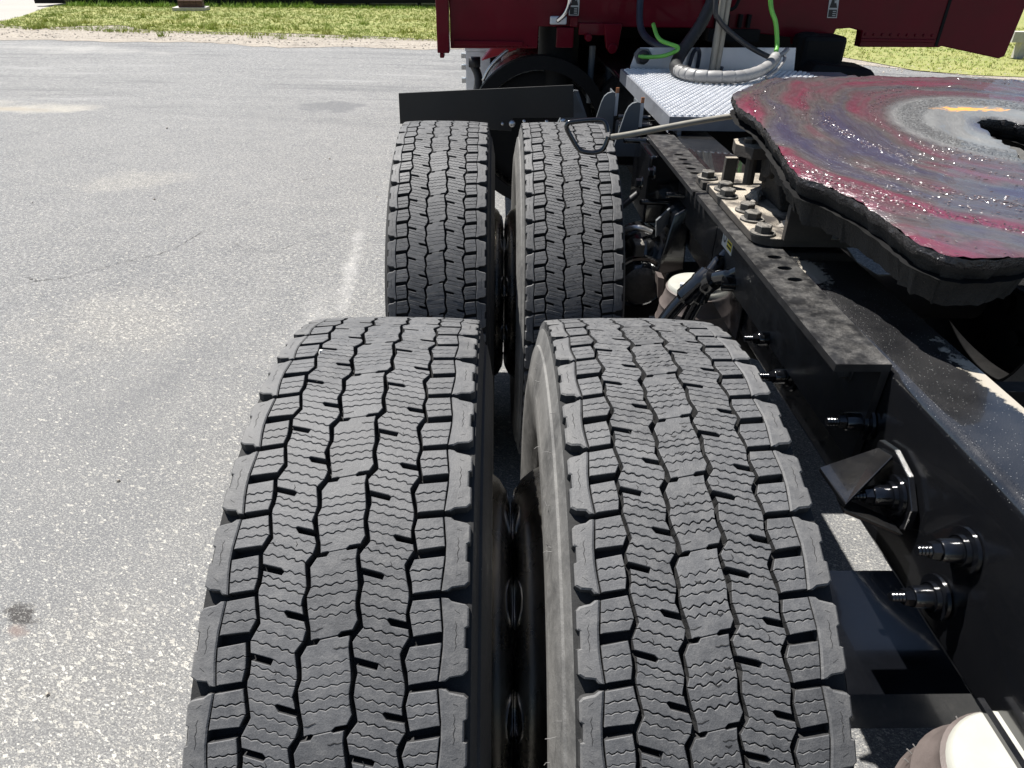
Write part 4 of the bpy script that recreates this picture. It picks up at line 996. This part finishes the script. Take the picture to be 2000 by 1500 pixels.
b = MB(); b.tube([(.44, 2.98, 1.06), (.442, 2.98, .80)], .016, 10); b.build("cab_damper", "grey_paint", truck, smooth=True)
# fuel tank with straps, battery box, red side skirt
b = MB(); b.lathe([(2.98, .0), (2.98, .30), (2.995, .325), (3.01, .33), (4.6, .33), (4.6, 0)], (.19, 0, .66), 'y', 56); tank = b.build("fuel_tank", "polished_aluminium", truck, smooth=True)
b = MB(); b.lathe([(2.90, .30), (2.90, .36), (2.975, .36), (2.975, .345), (2.925, .30)], (.19, 0, .66), 'y', 48, closed=True); b.build("tank_guard", "underbody_black", tank, smooth=True)
b = MB(); b.lathe([(2.978, .0), (2.976, .22), (2.97, .27), (2.978, .285)], (.19, 0, .66), 'y', 40); b.build("tank_end", "underbody_black", tank, smooth=True)
b = MB(); b.tube(smooth_path([(-.09, 2.955, .90), (-.06, 2.945, .955), (-.02, 2.94, 1.0), (.03, 2.945, 1.04)], 5), .008, 8); b.build("tank_strap", "zinc_bolt", tank, smooth='all')
b = MB(); b.box(-.205, -.055, 3.6, 4.3, .955, .985); b.box(-.200, -.060, 3.603, 4.3, .62, .954)
bb_ = b.build("battery_box", "aluminium", truck, bevel=.003, label="ribbed bright aluminium battery box")
for k in range(6):
    b = MB(); b.box(-.20 + k * .024, -.188 + k * .024, 3.61, 4.29, .9855, .993); b.build("lid_rib", "aluminium", bb_)
for z in (.93, .87, .80):
    b = MB(); b.box(-.225, -.2005, 3.605, 3.65, z - .012, z + .012); b.build("step_clip", "zinc_bolt", bb_)
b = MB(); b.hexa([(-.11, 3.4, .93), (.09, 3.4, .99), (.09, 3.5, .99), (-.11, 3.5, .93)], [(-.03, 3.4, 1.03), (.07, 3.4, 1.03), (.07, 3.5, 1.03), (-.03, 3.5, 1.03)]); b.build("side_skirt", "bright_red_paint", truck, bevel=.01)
b = MB(); b.tube(smooth_path([(-.15, 3.3, .93), (-.12, 3.28, .86), (-.14, 3.26, .74), (-.15, 3.26, .6)], 5), .022, 8); b.box(-.17, -.11, 3.24, 3.3, .92, .965); b.build("cable_loom", "black_hose", truck, smooth='all')

# ------------------------------------------------------------------ mudguard and small brackets
b = MB(); b.prism([(-.368, .915), (.030, .895), (.034, .940), (.251, .944), (.243, 1.052), (-.366, 1.017)], 'y', 1.872, 1.878)
mg = b.build("mudguard", "mudguard_plastic", truck, bevel=.001, label="flat black mudguard panel ahead of the far tyres")
for x, z, r in ((.031, .921, .0125), (.213, .932, .0115), (-.003, .921, .006), (.075, .93, .006), (.155, .93, .006)):
    b = MB(); b.lathe([(-.012, 0), (-.011, r * .6), (-.006, r * .95), (0, r)], (x, 1.8715, z), 'y', 14); b.build("button_bolt", "zinc_bolt", mg, smooth='all')
b = MB(); b.hexa([(.18, 1.90, .88), (.33, 1.95, .88), (.33, 1.97, .88), (.18, 1.92, .88)], [(.25, 1.90, 1.03), (.27, 1.95, 1.02), (.27, 1.97, 1.02), (.25, 1.92, 1.03)]); b.build("mudguard_bracket", "grey_paint", truck)
for (dx, dy) in ((0, 0), (.052, -.17)):
    b = MB(); prof = [(.30, .90)] + [(.318 + .004 * i, .97 + .02 * i) for i in range(4)]
    pl = [(.292 + dx, .93), (.318 + dx, 1.03), (.326 + dx, 1.048), (.337 + dx, 1.058), (.350 + dx, 1.062), (.362 + dx, 1.060), (.362 + dx, .90), (.292 + dx, .90)]
    b.prism(pl, 'y', 1.68 + dy, 1.692 + dy); b.box(.358 + dx, .3615 + dx, 1.693 + dy, 1.78 + dy, .90, 1.058)
    gp_ = b.build("gusset_plate", "grey_paint", truck, bevel=.001, label="round topped grey gusset plate beside the deck")
    b = MB(); b.box(.366 + dx, .376 + dx, 1.70 + dy, 1.704 + dy, .985, 1.055, 0); b.box(.366 + dx, .376 + dx, 1.70 + dy, 1.704 + dy, 1.0555, 1.072, 1); b.build("tag_strip", ["panel_silver", "orange_plastic"], gp_)
# black equipment on the side of the frame ahead of the far axle
b = MB(); b.box(.388, .486, 1.17, 1.40, .80, .985); b.build("spring_hanger", "clean_black_paint", truck, bevel=.006)
b = MB(); b.box(.36, .47, 1.55, 1.62, .86, .99); b.build("hanger_bracket", "clean_black_paint", truck, bevel=.006)
b = MB(); b.hexa([(.41, 1.03, .70), (.485, 1.03, .72), (.485, 1.16, .72), (.41, 1.16, .70)], [(.445, 1.06, .86), (.485, 1.06, .885), (.485, 1.16, .885), (.445, 1.16, .86)]); b.build("hanger_foot", "clean_black_paint", truck, bevel=.004)
for y, z, x1 in ((1.34, .985, .345), (1.16, .862, .375), (1.62, .995, .37), (1.10, .90, .43)):
    b = MB(); b.tube([(.485, y, z), (x1, y + .01, z)], .0075, 10); th = [(x1 - .001 + .0022 * i, .0085 if i % 2 else .0072) for i in range(16)]; b.lathe(th, (0, y + .01, z), 'x', 12); b.build("hanger_stud", "clean_black_paint", truck, smooth=True)
for (x, y, z) in ((.372, 1.165, .915), (.392, 1.12, .955)):
    b = MB(); hexbolt(b, (x, y, z), '-x', .013, .013, .018, .004); b.build("hanger_nut", "clean_black_paint", truck)
b = MB(); b.tube(smooth_path([(.31, 1.12, .86), (.335, 1.15, .868), (.365, 1.17, .885)], 5), .009, 10); b.build("brake_line", "black_hose", truck, smooth='all')
b = MB(); b.hexa([(.405, 1.06, .80), (.44, 1.09, .83), (.44, 1.10, .83), (.405, 1.07, .80)], [(.40, 1.06, .845), (.44, 1.09, .87), (.44, 1.10, .87), (.40, 1.07, .845)]); b.build("sensor_bracket", "grey_paint", truck)
# ------------------------------------------------------------------ suspension
def air_spring(cx, cy, zt, r, rb, H, label):
    b = MB(); prof = [(zt - .008, r * .98)]
    N = 42
    for i in range(N + 1):
        t = i / N; z = zt - .012 - t * H; rr = rb * (1 - .55 * abs(1 - t) ** 4 * .5) + (.0022 if i % 4 == 0 else 0)
        rr = r * 1.02 + (rb - r * 1.02) * math.sin(min(1, t / .3) * math.pi / 2) - (.02 * (t - .6) if t > .6 else 0) + (.0030 if i % 6 == 0 else (0 if i % 6 in (1, 5) else -.0004))
        prof.append((z, rr))
    b.lathe(prof + [(zt - .012 - H, 0)], (cx, cy, 0), 'z', 48); sp = b.build("air_spring", "bellows_rubber", truck, smooth=True, label=label)
    b = MB(); b.lathe([(zt - .015, r * 1.01), (zt - .004, r * 1.0), (zt, r * .96), (zt, 0)], (cx, cy, 0), 'z', 48); b.build("bead_plate", "cream_plate", sp, smooth=True)
    return sp
as1 = air_spring(.484, -.376, .80, .078, .100, .30, "near air spring, brown ribbed bellows under a pale top plate")
b = MB(); b.box(.470, .477, -.47, -.29, .8005, .806); b.build("plate_strap", "black_paint", as1)
wr = random.Random(8); b = MB()
for k in range(22):
    a = wr.uniform(1.4, 4.4); t = wr.choice([.06, .12, .18, .24]); z = .788 - t * .3; rr = .0796 + (.1 - .0796) * math.sin(min(1, t / .3) * math.pi / 2)
    p0 = Vector((.484 + rr * math.cos(a), -.376 + rr * math.sin(a), z)); d = Vector((math.cos(a), math.sin(a), .4)) * wr.uniform(.003, .006); b.tube([p0, p0 + d], [.0005, .0009], 6)
b.build("moulding_whiskers", "whisker_rubber", as1, kind='stuff')
as2 = air_spring(.480, .870, .75, .074, .092, .3, "far air spring half hidden by the black arm")
b = MB(); b.tube([(.425, .835, .762), (.475, .815, .765)], .007, 8); hexbolt(b, (.455, .83, .75), 'z', .011, .012); b.build("stud", "zinc_bolt", as2)
# black cast arm with two legs
def arm_leg(pts, r): 
    b.tube(smooth_path(pts, 6), r, 12)
b = MB(); arm_leg([(.486, .719, .893), (.470, .715, .875), (.447, .70, .848), (.425, .695, .825), (.395, .70, .785), (.366, .70, .74), (.34, .70, .68)], [.013] * 6 + [.016] * 6 + [.026] * 6 + [.024] * 6 + [.016] * 13)
arm_leg([(.486, .634, .885), (.472, .645, .87), (.450, .675, .848), (.436, .69, .822), (.428, .695, .785), (.415, .70, .737), (.40, .70, .66)], [.013] * 6 + [.016] * 6 + [.024] * 6 + [.022] * 6 + [.015] * 13)
b.box(.480, .486, .56, .80, .76, .915); b.tube([(.484, .62, .86), (.452, .625, .86)], .016, 12)
b.build("suspension_arm", "clean_black_paint", truck, smooth=True, label="glossy black cast suspension arm beside the far air spring")
b = MB(); b.box(.4725, .4745, .665, .735, .905, .955); b.build("label_plate", "label_white", truck)
b = MB(); y0 = .672; b.add([(.4718, .667, .912), (.4718, .699, .912), (.4718, .699, .95), (.4718, .667, .95)], [(0, 3, 2, 1)], 1)
ell = [(.4718, .717 + .011 * math.cos(t), .932 + .016 * math.sin(t)) for t in [2 * math.pi * i / 20 for i in range(20)]]; el2 = [(.4718, .717 + .008 * math.cos(t), .932 + .012 * math.sin(t)) for t in [2 * math.pi * i / 20 for i in range(20)]]
b.add(ell + el2, [(i, i + 20, (i + 1) % 20 + 20, (i + 1) % 20) for i in range(20)], 0)
for i in range(4): b.add([(.4714, .669, .915 + i * .009), (.4714, .697, .915 + i * .009), (.4714, .697, .919 + i * .009), (.4714, .669, .919 + i * .009)], [(0, 3, 2, 1)], 0)
b.build("frame_label", ["label_black", "label_yellow"], truck, label="small white and yellow label with an oval and black bars on the frame side")
# brake drums and chambers
for y in (0., 1.3137):
    b = MB(); b.lathe([(.315, .0), (.315, .17), (.33, .195), (.43, .195), (.43, .18), (.42, .18), (.42, 0)], (0, y, .515), 'x', 48); b.build("brake_drum", "underbody_black", truck, smooth=True)
    if y: b = MB(); b.lathe([(-.12, 0), (-.11, .05), (-.09, .075), (-.02, .078), (-.02, .085), (.0, .085), (.0, .078), (.07, .075), (.09, .05), (.1, 0)], (.40, y - .12, .70), 'y', 24); b.build("brake_chamber", "black_paint", truck, smooth=True)
    b = MB(); b.lathe([(.3, .07), (.62, .07), (.72, .12), (.80, .2), (.915, .24), (1.03, .2), (1.11, .12), (1.2, .07), (1.53, .07)], (0, y, .515), 'x', 28); b.box(.335, .78, y - .15, y + .07, .52, .60); b.build("axle_housing", "underbody_black" if y else "clean_black_paint", truck, smooth=True)
b = MB(); b.lathe([(1.02, .0), (1.022, .045), (1.035, .062), (1.05, .066), (1.05, .074), (1.062, .076), (1.075, .074), (1.075, .068), (1.16, .06), (1.18, 0)], (.374, 0, .672), 'y', 36); bc = b.build("brake_chamber", "black_paint", truck, smooth=True)
b = MB(); b.lathe([(1.017, .0), (1.018, .036), (1.024, .050), (1.0285, .054)], (.374, 0, .672), 'y', 30); b.build("chamber_cap", "bare_bolt", bc, smooth=True)
b = MB(); b.box(.345, .372, 1.03, 1.08, .755, .790); b.build("chamber_post", "bare_bolt", bc, bevel=.003)
b = MB(); b.tube(smooth_path([(.315, 1.12, .785), (.335, 1.11, .805), (.365, 1.10, .812), (.40, 1.10, .800)], 4), .008, 10); b.build("clevis", "zinc_bolt", truck, smooth=True)
b = MB(); b.hexa([(.412, .98, .66), (.425, .98, .655), (.425, 1.02, .655), (.412, 1.02, .66)], [(.405, .98, .72), (.422, .98, .715), (.422, 1.02, .715), (.405, 1.02, .72)]); b.build("sensor_tab", "bellows_rubber", truck)
b = MB(); b.box(.305, .345, -.06, .05, .655, .70); b.hexa([(.315, .02, .715), (.345, .02, .715), (.345, .05, .715), (.315, .05, .715)], [(.32, .02, .745), (.34, .02, .745), (.34, .05, .745), (.32, .05, .745)], 1); b.build("slack_tab", ["black_paint", "rust_paint"], truck)
# crossmembers and the plate hanging behind the near axle
for y in (-.62, .02, 1.2):
    b = MB(); b.box(.60, 1.23, y, y + .025, .77, .98); b.build("crossmember", "underbody_black", truck)
# bracket on the web: top plate, folded flange, lower lip
b = MB()
b.prism([(.005, .915), (-.03, .925), (-.07, .915), (-.098, .885), (-.10, .855), (-.075, .835), (.005, .85)], 'x', .4745, .4835)
b.hexa([(.4735, -.002, .901), (.4735, -.034, .912), (.400, -.086, .878), (.398, -.012, .876)], [(.4735, -.002, .908), (.4735, -.034, .919), (.400, -.086, .885), (.398, -.012, .883)])
b.hexa([(.400, -.086, .871), (.4735, -.103, .846), (.4735, -.07, .842), (.405, -.055, .868)], [(.400, -.086, .8775), (.4735, -.103, .852), (.4735, -.07, .848), (.405, -.055, .874)])
b.build("web_bracket", "black_paint", truck, bevel=.0015, label="small folded black bracket bolted to the frame web")
for (y, z, x0) in ((-.063, .879, .4735), (-.18, .904, .4855), (-.174, .823, .4855), (.06, .905, .4855), (.30, .83, .4855), (.40, .85, .4855)):
    b = MB(); c = (x0, y, z)
    b.lathe([(-.004, .0), (-.004, .026), (0, .0265)], c, 'x', 28); b.lathe([(-.010, .0155), (-.010, .0175), (-.0045, .018)], c, 'x', 24)
    b.lathe([(-.030, .0), (-.030, .0118), (-.028, .0128), (-.010, .0135), (-.010, .0165)], c, 'x', 24); b.lathe([(-.040, 0), (-.040, .0095), (-.0305, .0105)], c, 'x', 6)
    th = [(-.054 + .0, .0)] + [(-.054 + .002 * i, .0062 if i % 2 else .0052) for i in range(8)]
    b.lathe(th, c, 'x', 12); b.build("collar_bolt", "clean_black_paint", truck, smooth=True)

# ================================================================== THINGS AT THE FAR EDGE OF THE LOT
tr = thing("trailer", "long dark low flatbed trailer parked in tall grass along the far edge of the lawn", "trailer", (-6.8, 21.0, 0))
def T(b, name, mat): 
    b.v = [(x + 6.8, y - 21.0, z) for x, y, z in b.v]; return b.build(name, mat, tr, smooth=True)
b = MB(); b.hexa([(-12.05, 20.0, .05), (-1.3, 21.6, .13), (-1.3, 21.75, .13), (-12.05, 20.15, .05)], [(-12.05, 20.0, .32), (-1.3, 21.6, .42), (-1.3, 21.75, .42), (-12.05, 20.15, .32)]); T(b, "side_beam", "underbody_black")
b = MB(); b.hexa([(-12.05, 19.95, .325), (-1.3, 21.55, .425), (-1.3, 23.8, .425), (-12.05, 22.3, .325)], [(-12.05, 19.95, .40), (-1.3, 21.55, .50), (-1.3, 23.8, .50), (-12.05, 22.3, .40)]); T(b, "bed", "concrete")
b = MB(); b.lathe([(-.1, .05), (-.1, .14), (-.08, .16), (.08, .16), (.1, .14), (.1, .05)], (-11.15, 20.1, .16), 'x', 24); T(b, "wheel", "black_rubber")
b = MB(); b.box(-10.95, -10.2, 20.16, 21.2, .02, .3); T(b, "tool_box", "underbody_black")
for x, y in ((-9.3, 20.4), (-3.62, 21.26), (-2.2, 21.47), (-6.1, 20.9)):
    b = MB(); b.box(x - .05, x + .05, y + .01, y + .11, .0, .3); T(b, "leg", "underbody_black")
bx = thing("brick_planter", "small dark brick box on a grey concrete slab at the far side of the lawn", "planter", (-7.66, 19.2, 0))
def B(b, name, mat): b.v = [(x + 7.66, y - 19.2, z) for x, y, z in b.v]; return b.build(name, mat, bx)
b = MB(); b.hexa([(-8.05, 18.82, .01), (-7.29, 18.97, .01), (-7.40, 19.6, .01), (-8.16, 19.45, .01)], [(-8.05, 18.82, .085), (-7.29, 18.97, .085), (-7.40, 19.6, .085), (-8.16, 19.45, .085)]); B(b, "slab", "concrete")
for r_ in range(3):
    for k in range(4):
        t0 = k / 4 + .005; t1 = (k + 1) / 4 - .005; off = .0
        x0, x1 = -7.93 + .56 * t0, -7.93 + .56 * t1; y0 = 18.93 + .11 * t0; y1 = 18.93 + .11 * t1
        b = MB(); b.hexa([(x0, y0, .087 + r_ * .055), (x1, y1, .087 + r_ * .055), (x1 - .1, y1 + .42, .087 + r_ * .055), (x0 - .1, y0 + .42, .087 + r_ * .055)],
                         [(x0, y0, .137 + r_ * .055), (x1, y1, .137 + r_ * .055), (x1 - .1, y1 + .42, .137 + r_ * .055), (x0 - .1, y0 + .42, .137 + r_ * .055)]); B(b, "brick", "brown_brick")
b = MB(); b.box(8.64, 11.2, 12.0, 12.2, .26, .42); bar = b.build("rail", "concrete", None)
rt = thing("timber_barrier", "grey timber rail standing on the lawn at the right edge of the photo", "barrier", (9.9, 12.1, 0)); bar.parent = rt; bar.data.transform(Matrix.Translation((-9.9, -12.1, 0)))
for x in (-1.0, .9):
    b = MB(); b.box(x - .06, x + .06, -.08, .08, 0, .259); b.build("post", "concrete", rt)
